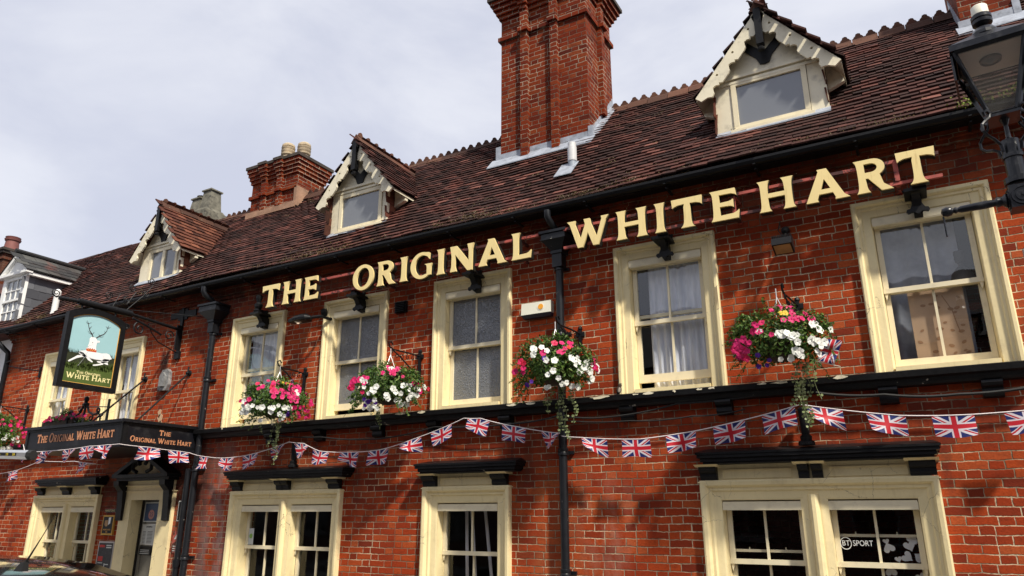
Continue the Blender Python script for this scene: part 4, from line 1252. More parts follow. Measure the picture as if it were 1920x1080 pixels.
# ------------------------------------------------------------------ the big lettering on its rails
LET = thing('sign_lettering', 'large cream raised capitals reading THE ORIGINAL WHITE HART on red rails under the eaves', 'sign', (-3.8, -.22, 4.41))
spans = [('T', -8.03, -7.70), ('H', -7.62, -7.27), ('E', -7.21, -6.95), ('O', -6.33, -5.98), ('R', -5.92, -5.62), ('I', -5.55, -5.43), ('G', -5.38, -5.05), ('I', -4.98, -4.86),
         ('N', -4.78, -4.44), ('A', -4.37, -3.98), ('L', -3.92, -3.66), ('W', -3.20, -2.70), ('H', -2.62, -2.27), ('I', -2.19, -2.07), ('T', -2.00, -1.68), ('E', -1.60, -1.32),
         ('H', -1.13, -.79), ('A', -.70, -.32), ('R', -.26, .04), ('T', .09, .40)]
for ch, a, b_ in spans:
    (vs, fs), wd_ = GM[ch]
    lo = min(v[0] for v in vs); hi = max(v[0] for v in vs)
    h = .325; sx_ = (b_ - a) / (hi - lo)
    m_ = MB(); m_.mesh([(a + (v[0] - lo) * sx_, -.325 + v[2] * .022, 4.41 + v[1] * h) for v in vs], fs)
    L_ = m_.build('letter', 'letter_cream', LET)
    m_ = MB(); m_.mesh([(a + (v[0] - lo) * sx_ + .004, -.278 + v[2] * .066, 4.405 + v[1] * h) for v in vs], fs)
    m_.build('letter_backing', 'letter_black', L_)
for z in (4.455, 4.675):
    for a, b_ in ((-8.0, -3.6), (-3.28, .43)):
        m_ = MB(); m_.box(a, b_, -.272, -.262, z, z + .030); m_.box(a, b_, -.262, -.24, z, z + .004); m_.build('rail', 'rail_red', LET)
for x in (-7.9, -5.9, -3.9, -3.1, -1.4, .06):
    m_ = MB(); m_.box(x, x + .04, -.281, -.272, 4.491, 4.675); m_.box(x, x + .035, -.27, 0, 4.46, 4.485); m_.box(x, x + .035, -.27, 0, 4.68, 4.705); m_.build('strut', 'rail_red', LET)
for k, (x, tall) in enumerate(((-8.24, True), (-6.40, False), (-4.56, False), (-2.17, False), (.20, False))):
    m_ = MB()
    m_.prism([(-.0, 4.46), (-.24, 4.46), (-.25, 4.40), (-.20, 4.37), (-.16, 4.33), (-.12, 4.27), (-.10, 4.215), (-.0, 4.20)], lambda p, q, t: (t, p, q), x - .035, x + .035)
    m_.prism([(-.10, 4.45), (.10, 4.45), (.09, 4.40), (.045, 4.38), (.04, 4.30), (.06, 4.26), (.085, 4.255), (.095, 4.235), (.08, 4.215), (.055, 4.225), (.03, 4.225), (0, 4.20), (-.03, 4.225), (-.055, 4.225), (-.08, 4.215), (-.095, 4.235), (-.085, 4.255), (-.06, 4.26), (-.04, 4.30), (-.045, 4.38), (-.09, 4.40)],
             lambda p, q, t: (x + p, t, q), -.125, -.095)
    m_.box(x - .09, x + .09, -.27, -.0, 4.375, 4.405)
    if tall: m_.lathe([(.055, 0), (.07, .03), (.035, .06), (.055, .09), (.06, .13), (.03, .16), (.045, .22), (.05, .26), (.0, .29)], (x - .0, -.2, 4.40), 12)
    m_.build('bracket', 'black_paint', LET)

# ------------------------------------------------------------------ pictorial hanging sign
SX = -10.20
HS = thing('hanging_sign', 'painted pub sign of a leaping white stag with antlers hanging from a black iron beam', 'sign', (-10.15, 0, 4.42))
m_ = MB()
m_.tube([(SX, 0, 4.43), (SX, -.9, 4.49)], .024, 10); m_.tube([(SX, -.88, 4.49), (SX, -1.68, 4.49)], .05, 12); m_.tube([(SX, -1.66, 4.49), (SX, -1.95, 4.47)], .028, 8)
m_.build('beam', 'iron', HS, smooth=True)
m_ = MB(); m_.box(SX - .03, SX + .03, -.03, 0, 3.96, 4.80); m_.box(SX - .30, SX + .32, -.022, -.0, 4.64, 4.74); m_.box(SX - .06, SX + .06, -.04, 0, 3.96, 4.08); m_.box(SX - .11, SX + .11, -.018, 0, 4.60, 4.78)
m_.box(SX - .012, SX + .012, -.09, 0, 4.1, 4.5)
m_.build('wall_plate', 'iron', HS)
def spiral(mb, c, r0, turns, r=.008, plane='yz', a0=0, dirn=1, n=8):
    pts = []
    N_ = int(turns * 14)
    for i in range(N_ + 1):
        t = a0 + dirn * 2 * math.pi * turns * i / N_; rr_ = r0 * (1 - .8 * i / N_)
        p_, q_ = rr_ * math.cos(t), rr_ * math.sin(t)
        pts.append((c[0], c[1] + p_, c[2] + q_) if plane == 'yz' else (c[0] + p_, c[1], c[2] + q_))
    mb.tube(pts, r, 6)
m_ = MB()
spiral(m_, (SX, -.21, 4.30), .085, 1.4, .010); spiral(m_, (SX, -.72, 4.30), .10, 1.3, .012, a0=2); spiral(m_, (SX, -.93, 4.28), .05, 1.2, .016)
m_.tube([(SX, -.45, 4.46), (SX + .02, -.60, 4.40), (SX + .02, -.52, 4.27), (SX + .02, -.40, 4.16), (SX, -.02, 4.05)], .009, 6)
m_.tube([(SX, -.85, 4.44), (SX + .03, -.65, 4.37), (SX + .05, -.46, 4.30), (SX + .05, -.38, 4.27)], .016, 8)
for y, z in ((-2.0, 4.53), (-.92, 4.89), (-.64, 5.08), (-.70, 4.86), (-.98, 4.68), (-1.27, 4.68)):
    spiral(m_, (SX, y, z), .06, 1.6, .007, a0=y * 5)
m_.tube([(SX, -1.93, 4.50), (SX, -1.99, 4.47), (SX, -2.05, 4.51)], .008, 6)
m_.tube([(SX, -1.27, 4.62), (SX, -.98, 4.62), (SX, -.86, 4.84)], .007, 6); m_.tube([(SX, -.98, 4.52), (SX, -.75, 4.80), (SX, -.60, 5.02)], .006, 6); m_.tube([(SX, -1.2, 4.5), (SX, -1.1, 4.75), (SX, -.9, 4.84)], .006, 6)
m_.build('scrollwork', 'iron', HS)
m_ = MB(); m_.tube([(SX, -1.9, 4.47), (SX - .0, -.9, 4.55), (-9.45, -.12, 4.52)], .005, 5); m_.build('stay_wire', 'iron', HS)
# the board: s runs from the outer edge to the wall side, t upwards
BY0, BY1, BZ0, BZ1 = -1.80, -.955, 3.275, 4.315
def arch(n=14, inset=0.0):
    pts = [(BY0 + inset, BZ0 + inset), (BY1 - inset, BZ0 + inset)]
    for i in range(n + 1):
        u = i / n; y = BY1 - inset + (BY0 - BY1 + 2 * inset) * u
        pts.append((y, BZ1 - inset * 1.0 + .105 * math.sin(math.pi * u) ** .8))
    return pts
m_ = MB(); fr = curve_mesh([arch(), arch(inset=.07)], .09); m_.mesh([(SX + v[2], v[0], v[1]) for v in fr[0]], fr[1]); m_.build('sign_frame', 'black_paint', HS)
BD = MB(); BD.prism(arch(inset=.066), lambda p, q, t: (t, p, q), SX - .02, SX + .02); BRDo = BD.build('board', 'sign_sky', HS)
iy0, iy1, iz0, iz1 = BY0 + .07, BY1 - .07, BZ0 + .07, BZ1 - .07
def P2(px_, py_):      # picture coordinates of the painting -> board plane
    a, b_ = px_ - 10, 960 - py_
    # solve [642 143; -120 835] [s t] = [a b]
    det = 642 * 835 + 143 * 120
    s_ = (a * 835 - 143 * b_) / det; t_ = (642 * b_ + 120 * a) / det
    return iy0 + (iy1 - iy0) * min(max(s_, 0.004), .996), iz0 + (iz1 - iz0) * max(t_, .004)
def paint(name, polys, mat, lift):
    q = MB()
    for pl in polys: q.poly([(SX + .02 + lift, *P2(*p_)) for p_ in pl])
    q.build(name, mat, BRDo)
def stroke(pts, w0, w1=None):
    w1 = w0 if w1 is None else w1; L_, R_ = [], []
    for i, p in enumerate(pts):
        a = pts[max(i - 1, 0)]; b_ = pts[min(i + 1, len(pts) - 1)]
        dx, dy = b_[0] - a[0], b_[1] - a[1]; l = math.hypot(dx, dy) or 1
        w_ = (w0 + (w1 - w0) * i / (len(pts) - 1)) / 2
        L_.append((p[0] - dy / l * w_, p[1] + dx / l * w_)); R_.append((p[0] + dy / l * w_, p[1] - dx / l * w_))
    return L_ + R_[::-1]
rs_ = random.Random(4)
gold = MB(); ga = curve_mesh([arch(inset=.069), arch(inset=.080)], .002); gold.mesh([(SX + .0215 + v[2], v[0], v[1]) for v in ga[0]], ga[1]); gold.build('gold_line', 'gold', BRDo)
hz = lambda x: 575 + (x - 80) * .165
paint('grass', [[(10, 960), (652, 1066), (735, hz(735)), (400, hz(400)), (80, hz(80))]], 'grass_dark', .001)
blades = []
for k in range(230):
    x = rs_.uniform(85, 725); y = hz(x) + rs_.uniform(-5, 12); h = rs_.uniform(15, 62); l = rs_.uniform(-14, 14)
    blades.append([(x - 3, y), (x + 3, y), (x + l, y - h)])
paint('grass_blades', blades, 'grass_dark', .0015)
bl = [[(2, 960), (655, 1068), (700, 800), (560, 775), (380, 745), (200, 735), (60, 715)]]
for k in range(260):
    x = rs_.uniform(30, 690); y = 745 + (x - 60) * .12 + rs_.uniform(-30, 60); h = rs_.uniform(25, 85); l = rs_.uniform(-22, 22)
    bl.append([(x - 4, y), (x + 4, y), (x + l, y - h)])
paint('grass_front', bl, 'grass_green', .002)
stag = [
    [(235, 600), (240, 572), (330, 562), (345, 578), (460, 590), (530, 606), (600, 605), (640, 622), (655, 655), (672, 682), (650, 688), (620, 712), (555, 712), (510, 697), (440, 688), (380, 672), (330, 660), (290, 632)],
    [(345, 505), (360, 470), (368, 440), (370, 402), (395, 382), (455, 395), (468, 430), (505, 436), (503, 458), (466, 466), (455, 520), (460, 588), (330, 570), (325, 535), (350, 520)],
    [(310, 628), (215, 628), (110, 686), (90, 700), (102, 713), (200, 668), (270, 652), (330, 655)],
    [(322, 655), (365, 668), (412, 715), (404, 728), (348, 694)],
    [(236, 575), (290, 596), (335, 645), (300, 655), (252, 622), (228, 602)],
    [(565, 680), (640, 690), (612, 728), (560, 735), (548, 757), (470, 770), (415, 771), (410, 756), (480, 748), (518, 740), (530, 700)],
    [(463, 708), (520, 713), (603, 718), (620, 764), (598, 760), (550, 738), (480, 730)]]
paint('stag', stag, 'stag_white', .003)
paint('stag_shading', [stroke([(310, 592), (345, 650), (440, 684), (540, 694)], 5, 2), stroke([(560, 640), (545, 690), (530, 735)], 4, 2), stroke([(360, 500), (400, 495), (425, 470)], 4, 1),
                       stroke([(240, 596), (300, 620)], 4, 2), [(470, 445), (495, 447), (475, 458)]], 'stag_shade', .0036)
z_ = [(328, 572), (322, 535), (340, 545), (345, 525), (362, 548), (374, 530), (390, 552), (404, 533), (418, 556), (432, 542), (446, 566), (462, 556), (456, 592)]
paint('collar', [z_], 'crown_red', .004)
paint('collar_gems', [[(345 + k * 26, 556 + k * 3), (352 + k * 26, 549 + k * 3), (359 + k * 26, 557 + k * 3), (352 + k * 26, 565 + k * 3)] for k in range(4)], 'gold', .0045)
an = [stroke([(415, 385), (398, 340), (370, 300), (356, 240), (352, 200), (335, 163)], 12, 3), stroke([(352, 205), (375, 196), (396, 188)], 5, 2), stroke([(352, 208), (335, 196), (322, 180)], 5, 2), stroke([(366, 275), (382, 255), (397, 238)], 6, 2),
      stroke([(402, 345), (370, 335), (343, 302)], 6, 2), stroke([(408, 345), (420, 326), (432, 318)], 5, 2), stroke([(456, 398), (500, 368), (560, 342), (598, 300), (612, 258), (628, 222)], 12, 3),
      stroke([(612, 262), (598, 245), (586, 233)], 5, 2), stroke([(614, 258), (636, 252), (654, 244)], 5, 2), stroke([(575, 332), (574, 312), (568, 294)], 5, 2), stroke([(512, 366), (495, 352), (486, 342)], 5, 2), stroke([(500, 378), (535, 382), (558, 366)], 5, 2),
      [(402, 458), (412, 452), (414, 462), (404, 466)], [(350, 512), (358, 508), (358, 518)]]
paint('antlers', an, 'antler', .005)
paint('chain', [stroke([(345, 585), (325, 612), (335, 640), (300, 660), (270, 700), (235, 745), (212, 765)], 4, 3)], 'stag_shade', .0048)
o0, o1 = P2(196, 866), P2(520, 916)
tx = MB(); ux_ = Vector((0, o1[0] - o0[0], o1[1] - o0[1])); w_ = ux_.length
smallcaps(tx, 'The Original', (SX + .024, *o0), ux_ / w_, (0, 0, 1), (1, 0, 0), .040, .030, w_, .002)
o0, o1 = P2(62, 912), P2(648, 1014); ux_ = Vector((0, o1[0] - o0[0], o1[1] - o0[1])); w_ = ux_.length
smallcaps(tx, 'White Hart', (SX + .024, *o0), ux_ / w_, (0, 0, 1), (1, 0, 0), .078, .060, w_, .002)
tx.build('sign_lettering', 'pale_gold', BRDo)
m_ = MB()
for y in (-1.62, -1.12): m_.tube([(SX, y, 4.40), (SX, y, 4.47)], .012, 6)
m_.build('hanger', 'iron', HS)

# ------------------------------------------------------------------ canopy over the door
CX0, CX1, CY = -11.72, -9.39, -1.24
CA = thing('door_canopy', 'black boxed canopy with copper lettering projecting over the pub door', 'canopy', (-10.5, -.6, 2.48))
m_ = MB(); m_.box(CX0, CX1, CY, -.0, 2.50, 2.80); m_.box(CX0 - .04, CX1 + .04, CY - .04, 0, 2.80, 2.84)
m_.box(CX0 - .015, CX1 + .015, CY - .015, 0, 2.47, 2.50)
m_.build('canopy_box', 'sign_black', CA)
m_ = MB()
for a, b_, c, d in ((CX0, CX1, 2.77, 2.80), (CX0, CX1, 2.50, 2.53), (CX0, CX0 + .05, 2.53, 2.77), (CX1 - .06, CX1, 2.53, 2.77)): m_.box(a, b_, CY - .012, CY, c, d)
for a, b_, c, d in ((CY, 0, 2.77, 2.80), (CY, 0, 2.50, 2.53), (CY, CY + .07, 2.53, 2.77), (-.07, 0, 2.53, 2.77)): m_.box(CX1, CX1 + .012, a, b_, c, d)
m_.build('canopy_trim', 'black_weathered', CA)
m_ = MB(); m_.box(CX0 + .02, CX1 - .02, CY + .02, -.02, 2.84, 2.85); m_.build('canopy_roof', 'dead_moss', CA)
tx = MB(); smallcaps(tx, 'The Original White Hart', (-11.42, CY - .004, 2.605), (1, 0, 0), (0, 0, 1), (0, -1, 0), .125, .098, 1.86, .004)
tx.build('lettering', 'copper_text', CA)
tx = MB(); smallcaps(tx, 'Original White Hart', (CX1 + .004, -1.12, 2.555), (0, 1, 0), (0, 0, 1), (1, 0, 0), .072, .056, .96, .004)
smallcaps(tx, 'The', (CX1 + .004, -.70, 2.665), (0, 1, 0), (0, 0, 1), (1, 0, 0), .072, .056, .19, .004)
tx.build('lettering', 'copper_text', CA)
for x, yo, zo in ((-10.94, -.84, 2.86), (-9.86, -.78, 2.86)):
    m_ = MB(); m_.tube([(x, -.03, 3.69), (x, yo, zo)], .014, 8); m_.lathe([(.05, 0), (.045, .02), (.02, .03), (.03, .05), (.01, .07)], (x, 0, 3.70), 10, (0, -1, 0)); m_.tube([(x, -.04, 3.68), (x, -.03, 3.80)], .012, 6)
    m_.build('stay_rod', 'iron', CA)
m_ = MB(); yc_ = -1.20; cx = -10.42
for sg in (-1, 1):
    m_.tube([(cx + sg * .04, yc_, 3.10), (cx + sg * .10, yc_, 3.0), (cx + sg * .22, yc_, 2.95), (cx + sg * .32, yc_, 2.96)], .016, 6)
    spiral(m_, (cx + sg * .32, yc_, 3.0), .05, 1.2, .013, 'xz', a0=-1.57, dirn=sg)
    spiral(m_, (cx + sg * .17, yc_, 2.91), .06, 1.1, .011, 'xz', a0=1.57, dirn=-sg)
    m_.lathe([(.0, 0), (.03, .02), (.025, .05), (0, .06)], (cx + sg * .40, yc_, 2.90), 8); m_.tube([(cx + sg * .40, yc_, 2.85), (cx + sg * .40, yc_, 2.92)], .012, 6)
m_.tube([(cx, yc_, 2.85), (cx, yc_, 3.12)], .016, 6)
m_.lathe([(.02, 0), (.05, .03), (.02, .06), (.035, .09), (.03, .13), (.0, .15)], (cx, yc_, 3.08), 10); m_.box(cx - .06, cx + .06, yc_ - .015, yc_ + .015, 3.085, 3.125)
m_.build('cresting', 'iron', CA)


# ------------------------------------------------------------------ flowers and foliage
def leaf_cluster(mb, c, rx, ry, rz, n, rnd, s=.020, low=-.9):
    c = Vector(c)
    for _ in range(n):
        while True:
            p = Vector((rnd.uniform(-1, 1), rnd.uniform(-1, 1), rnd.uniform(low, 1)))
            if .30 < p.length < 1: break
        p *= rnd.uniform(.85, 1.08)
        q = c + Vector((p.x * rx, p.y * ry, p.z * rz))
        nrm = (p + Vector((rnd.uniform(-.7, .7), rnd.uniform(-.7, .7), rnd.uniform(-.3, .9)))).normalized()
        a = nrm.cross(Vector((rnd.uniform(-1, 1), rnd.uniform(-1, 1), rnd.uniform(-1, 1)))).normalized(); b_ = nrm.cross(a)
        k = s * rnd.uniform(.6, 1.3)
        mb.poly([q - a * k, q - b_ * k * .5 + nrm * .003, q + a * k * 1.1, q + b_ * k * .5 + nrm * .003])


def flower(mb, c, nrm, r, rnd):
    c, nrm = Vector(c), Vector(nrm).normalized(); a = nrm.orthogonal().normalized(); b_ = nrm.cross(a)
    t0 = rnd.uniform(0, 6.28); n = 15
    ring = []
    for k in range(n):
        t = t0 + 2 * math.pi * k / n; rr_ = r * (1.0 if k % 3 else .84) * rnd.uniform(.93, 1.05)
        ring.append(c + (a * math.cos(t) + b_ * math.sin(t)) * rr_ + nrm * rnd.uniform(-.10, .10) * r)
    mid = [c + (a * math.cos(t0 + 2 * math.pi * k / n) + b_ * math.sin(t0 + 2 * math.pi * k / n)) * r * .30 - nrm * r * .08 for k in range(n)]
    cen = c - nrm * r * .30
    fs = [(k, (k + 1) % n, n + (k + 1) % n, n + k) for k in range(n)] + [(n + k, n + (k + 1) % n, 2 * n) for k in range(n)]
    mb.mesh(ring + mid + [cen], fs)


def hanging_basket(loc, label, seed, w_, h_, pink, white, purple, trails, extra=None):
    rnd = random.Random(seed)
    B = thing('hanging_basket', label, 'flower basket', loc, 'hanging baskets of petunias along the pub front')
    X0, Y0, Z0 = loc
    b_ = MB(); b_.lathe([(.03, -.16), (.10, -.145), (.15, -.09), (.175, 0), (.17, .01)], (X0, Y0, Z0 - .02), 16); b_.build('basket', 'basket_brown', B, smooth=True)
    l = MB()
    leaf_cluster(l, (X0, Y0, Z0), w_ * .95, w_ * .82, h_ * .9, 2600, rnd, .021, low=-.55)
    leaf_cluster(l, (X0, Y0, Z0), w_ * .75, w_ * .6, h_ * .7, 1300, rnd, .023, low=-.7)
    for _ in range(14):
        t = rnd.uniform(-.3, 3.44); leaf_cluster(l, (X0 + w_ * .86 * math.cos(t), Y0 + rnd.uniform(-.2, .1), Z0 + h_ * .82 * math.sin(t)), .10, .09, .08, 90, rnd, .018)
    for _ in range(34):
        t = rnd.uniform(-.9, 4.0); a0_ = rnd.uniform(-.8, .8)
        dr = Vector((math.cos(t) * math.cos(a0_), -abs(math.sin(a0_)) * .8, math.sin(t) * .75)).normalized()
        st_p = Vector((X0 + dr.x * w_ * .85, Y0 + dr.y * w_ * .7, Z0 + dr.z * h_ * .85)); L_ = rnd.uniform(.07, .17)
        tip = st_p + dr * L_ - Vector((0, 0, L_ * rnd.uniform(.1, .9)))
        l.tube([st_p, (st_p + tip) / 2 + Vector((0, 0, .02)), tip], .002, 3, False)
        for k_ in range(10):
            q_ = st_p.lerp(tip, k_ / 9); leaf_cluster(l, q_, .016, .016, .016, 2, rnd, .017)
    l.build('foliage', 'leaf', B)
    for name, mat, zones, cnt, r0 in (('pink_flowers', 'pink_petal', pink, 0, .034), ('white_flowers', 'white_petal', white, 0, .036), ('purple_flowers', 'purple_petal', purple, 0, .026)) + (extra or ()):
        f = MB()
        for (u0, u1, v0, v1, n) in zones:       # u across -1..1, v up -1..1
            for _ in range(n):
                for _t in range(30):
                    u, v = rnd.uniform(u0, u1), rnd.uniform(v0, v1)
                    if u * u + v * v < 1.02: break
                # u, v are measured square to the direction towards the street in front (the side people see)
                d = math.sqrt(max(0, 1 - (u * u + v * v) * .95))
                vd = Vector((-X0, -7.2 - Y0, 0)).normalized(); rt2 = Vector((-vd.y, vd.x, 0))
                p = Vector((X0, Y0, Z0)) + rt2 * (u * w_ * .98) + vd * (d * w_ * .88) + Vector((0, 0, v * h_ * .95 - d * .03))
                n2 = rt2 * (u * .9 + rnd.uniform(-.35, .35)) + vd * 1.0 + Vector((.25, 0, v * .7 + rnd.uniform(-.3, .3)))
                flower(f, p, n2, r0 * rnd.uniform(.68, 1.15), rnd)
        if f.f: f.build(name, mat, B)
    tr = MB()
    for (dx, ln, dy) in trails:
        n = int(ln / .016); px_ = X0 + dx; z0_ = Z0 - h_ * .55
        sw_ = rnd.uniform(-.10, .12); fq = rnd.uniform(.15, .4); path = [(px_ + .018 * math.sin(i * fq + dx * 9) + sw_ * (i / (n + 1)), Y0 + dy + .01 * math.sin(i * .5), z0_ - i * .016) for i in range(n + 1)]
        tr.tube(path[::2], .0022, 4, False)
        for i in range(2, n, 2):
            if rnd.random() < .25: continue
            for sg in (-1, 1):
                q = Vector(path[i]) + Vector((sg * .016, rnd.uniform(-.012, .012), rnd.uniform(-.006, .006)))
                nn = Vector((rnd.uniform(-.5, .8), -1, rnd.uniform(-.5, .9))).normalized(); a = nn.orthogonal().normalized(); c2 = nn.cross(a); k = rnd.uniform(.010, .016)
                tr.poly([q + (a * math.cos(t) + c2 * math.sin(t)) * k for t in [j * math.pi / 3 for j in range(6)]])
    if tr.f: tr.build('trailing_stems', 'leaf_variegated', B)
    ch = MB()
    for t in (0.4, 2.5, 4.6): ch.tube([(X0 + .16 * math.cos(t), Y0 + .16 * math.sin(t), Z0), (X0, Y0, Z0 + .42)], .004, 4, False)
    ch.tube([(X0, Y0, Z0 + .42), (X0, Y0, Z0 + .5)], .005, 4, False)
    ch.build('chain', 'chain', B)
    return B


def basket_bracket(x, z, label, dx=0.0):
    b_ = MB()
    b_.box(x - .016, x + .016, -.03, -.0, z - .30, z + .05); b_.box(x - .05, x + .05, -.024, 0, z - .03, z + .02)
    for q in (.05, -.30): b_.lathe([(.012, 0), (.028, .018), (.022, .04), (0, .055)], (x, -.012, z + q - (.03 if q < 0 else .01)), 8)
    top = [(x, -.03, z + .0), (x + dx * .5, -.2, z + .015), (x + dx, -.42, z + .02), (x + dx * 1.1, -.48, z + .045), (x + dx * 1.1, -.50, z + .09), (x + dx * 1.08, -.46, z + .11), (x + dx, -.43, z + .08)]
    b_.tube(top, .010, 6)
    b_.tube([(x, -.03, z - .27), (x + dx * .4, -.17, z - .16), (x + dx * .8, -.33, z - .04), (x + dx, -.43, z + .01)], .009, 6)
    for t in (.12, .2, .28, .36):
        spiral(b_, (x + dx * t / .42, -t + .0, z - .045 + t * .02), .036, 1.1, .005, 'yz', a0=t * 9)
    b_.tube([(x + dx, -.44, z + .02), (x + dx, -.43, z - .03)], .006, 5)
    tag(b_.build('basket_bracket', 'iron', org=(x, 0, z)), label, 'bracket', 'wrought iron basket brackets on the pub wall')


hanging_basket((-7.36, -.48, 2.99), 'petunia basket leftmost over the band course, bright pink on its right half and white below', 21, .47, .34,
               [(-.15, .95, .15, .85, 34), (.35, 1, -.55, .25, 17), (-1, -.7, -.1, .3, 3), (-.8, -.1, .5, .9, 8)], [(-.9, .35, -.75, -.1, 20), (.4, .7, .2, .5, 3), (-1, -.6, -.5, .1, 6)], [(.2, .5, -.5, -.3, 2)],
               [(-.02, .48, 0), (.05, .34, -.05), (-.30, .20, 0), (0.0, .60, .05), (.03, .42, .03), (.09, .25, 0)], (('yellow_flowers', 'yellow_petal', [(.1, .4, .7, .85, 3)], 0, .022),))
hanging_basket((-5.51, -.48, 3.02), 'petunia basket with white blooms below, pink rim and a purple patch at lower left', 22, .47, .31,
               [(-.2, .4, .55, .95, 7), (-1, -.5, -.3, .5, 17), (.6, 1, -.2, .35, 6), (.1, .4, .4, .7, 3)], [(-.7, .75, -.85, .0, 31), (.0, .3, .5, .8, 2), (-.9, -.5, .1, .4, 3), (.3, 1, -.3, .3, 5)], [(-.75, -.2, -.8, -.45, 8)],
               [(-.18, .30, 0), (-.10, .22, -.04), (-.24, .14, 0)])
hanging_basket((-3.29, -.50, 3.06), 'petunia basket hanging in front of the middle downpipe, mostly white with a peaked green top', 23, .44, .33,
               [(-.3, .5, .3, .75, 9), (-1, -.75, -.3, .3, 7), (.85, 1, -.4, .3, 7)], [(-.7, -.2, .0, .6, 7), (-.3, .8, -.75, .2, 16), (.5, 1, -.5, .1, 12)], [(-.3, -.1, .1, .3, 1), (-.7, -.4, -.7, -.5, 2)],
               [(-.05, .30, -.02), (.06, .62, 0), (.02, .5, .02), (.18, .40, 0), (-.12, .22, 0), (.12, .2, 0)], (('red_flowers', 'red_petal', [(.3, .75, .3, .65, 5)], 0, .028), ('top_flowers', 'red_petal', [(-.1, .2, .8, .98, 2)], 0, .015)))
hanging_basket((-1.04, -.50, 3.08), 'largest petunia basket at right, pink lower left edge, yellow bloom on top and white centre', 24, .43, .32,
               [(-.4, .6, .45, .95, 9), (-1, -.6, -.6, .1, 18), (-.6, -.1, .05, .5, 7), (-.95, -.7, -.8, -.3, 6), (.4, .8, .3, .7, 4)], [(-.1, .75, -.65, .1, 20), (.6, 1, -.3, .4, 8), (-.5, -.3, 0, .2, 1)], [(-.6, -.2, -.75, -.45, 4)],
               [(.12, .40, -.02), (.18, .44, 0), (.22, .36, .03), (.16, .5, .05), (.08, .56, 0), (.20, .62, .02)], (('yellow_flowers', 'yellow_petal', [(.05, .2, .6, .75, 4)], 0, .026),))
hanging_basket((-14.25, -.48, 2.95), 'petunia basket at the far left edge, pink above white, beside the black canopy', 25, .50, .38,
               [(.0, .9, .2, .9, 18), (.5, 1, -.5, .2, 8)], [(-.6, .7, -.8, .15, 34)], [], [])
for x, z, lb, dx in ((-7.38, 3.46, 'iron scroll bracket above the pink and white petunia basket left of the second sash window', -.02), (-5.42, 3.50, 'iron scroll bracket above the petunia basket with purple flowers', -.1),
                     (-3.22, 3.52, 'iron scroll bracket beside the middle downpipe above the white basket', -.05), (-.93, 3.52, 'iron scroll bracket above the largest right hand petunia basket', -.05), (-14.30, 3.44, 'iron scroll bracket at the left end of the pub wall beside the white house', -.05)):
    basket_bracket(x, z, lb, dx)
b_ = MB(); b_.box(-14.14, -14.10, -.03, 0, 4.02, 4.22); b_.tube([(-14.12, -.03, 4.14), (-14.4, -.14, 4.18), (-14.8, -.24, 4.26), (-14.84, -.28, 4.32), (-14.7, -.27, 4.35)], .011, 6)
tag(b_.build('wall_bracket', 'iron', org=(-14.12, 0, 4.1)), 'empty plain iron arm sticking out high on the brick left of the hanging sign', 'bracket')
b_ = MB(); b_.box(-11.83, -11.80, -.03, 0, 3.1, 3.45); spiral(b_, (-12.05, -.35, 3.25), .05, 1.3, .008, 'xz'); b_.tube([(-11.82, -.02, 3.32), (-12.0, -.30, 3.30), (-12.05, -.35, 3.20)], .009, 6)
tag(b_.build('wall_bracket', 'iron', org=(-11.82, 0, 3.2)), 'small scrolled iron bracket on the brick between the two left sash windows above the canopy', 'bracket')

# flower trough on the canopy
PL = thing('flower_trough', 'low trough of green leaves and pink flowers on top of the black canopy', 'planter', (-11.1, -1.1, 2.85))
t = MB(); t.box(-11.5, -10.72, -1.18, -.98, 2.85, 2.93); t.build('trough', 'basket_brown', PL)
t = MB(); r5 = random.Random(9)
leaf_cluster(t, (-11.05, -1.1, 2.95), .38, .12, .07, 420, r5, .02); leaf_cluster(t, (-11.02, -1.1, 3.02), .12, .09, .10, 260, r5, .018); leaf_cluster(t, (-11.35, -1.1, 2.95), .14, .1, .07, 140, r5, .02); leaf_cluster(t, (-10.6, -1.1, 2.9), .2, .1, .04, 120, r5, .02)
t.build('foliage', 'leaf', PL)
t = MB()
for _ in range(26): flower(t, (r5.uniform(-11.45, -10.35), -1.2, r5.uniform(2.90, 3.0)), (.6, -1, r5.uniform(-.2, .5)), .024, r5)
t.build('flowers', 'pink_petal', PL)

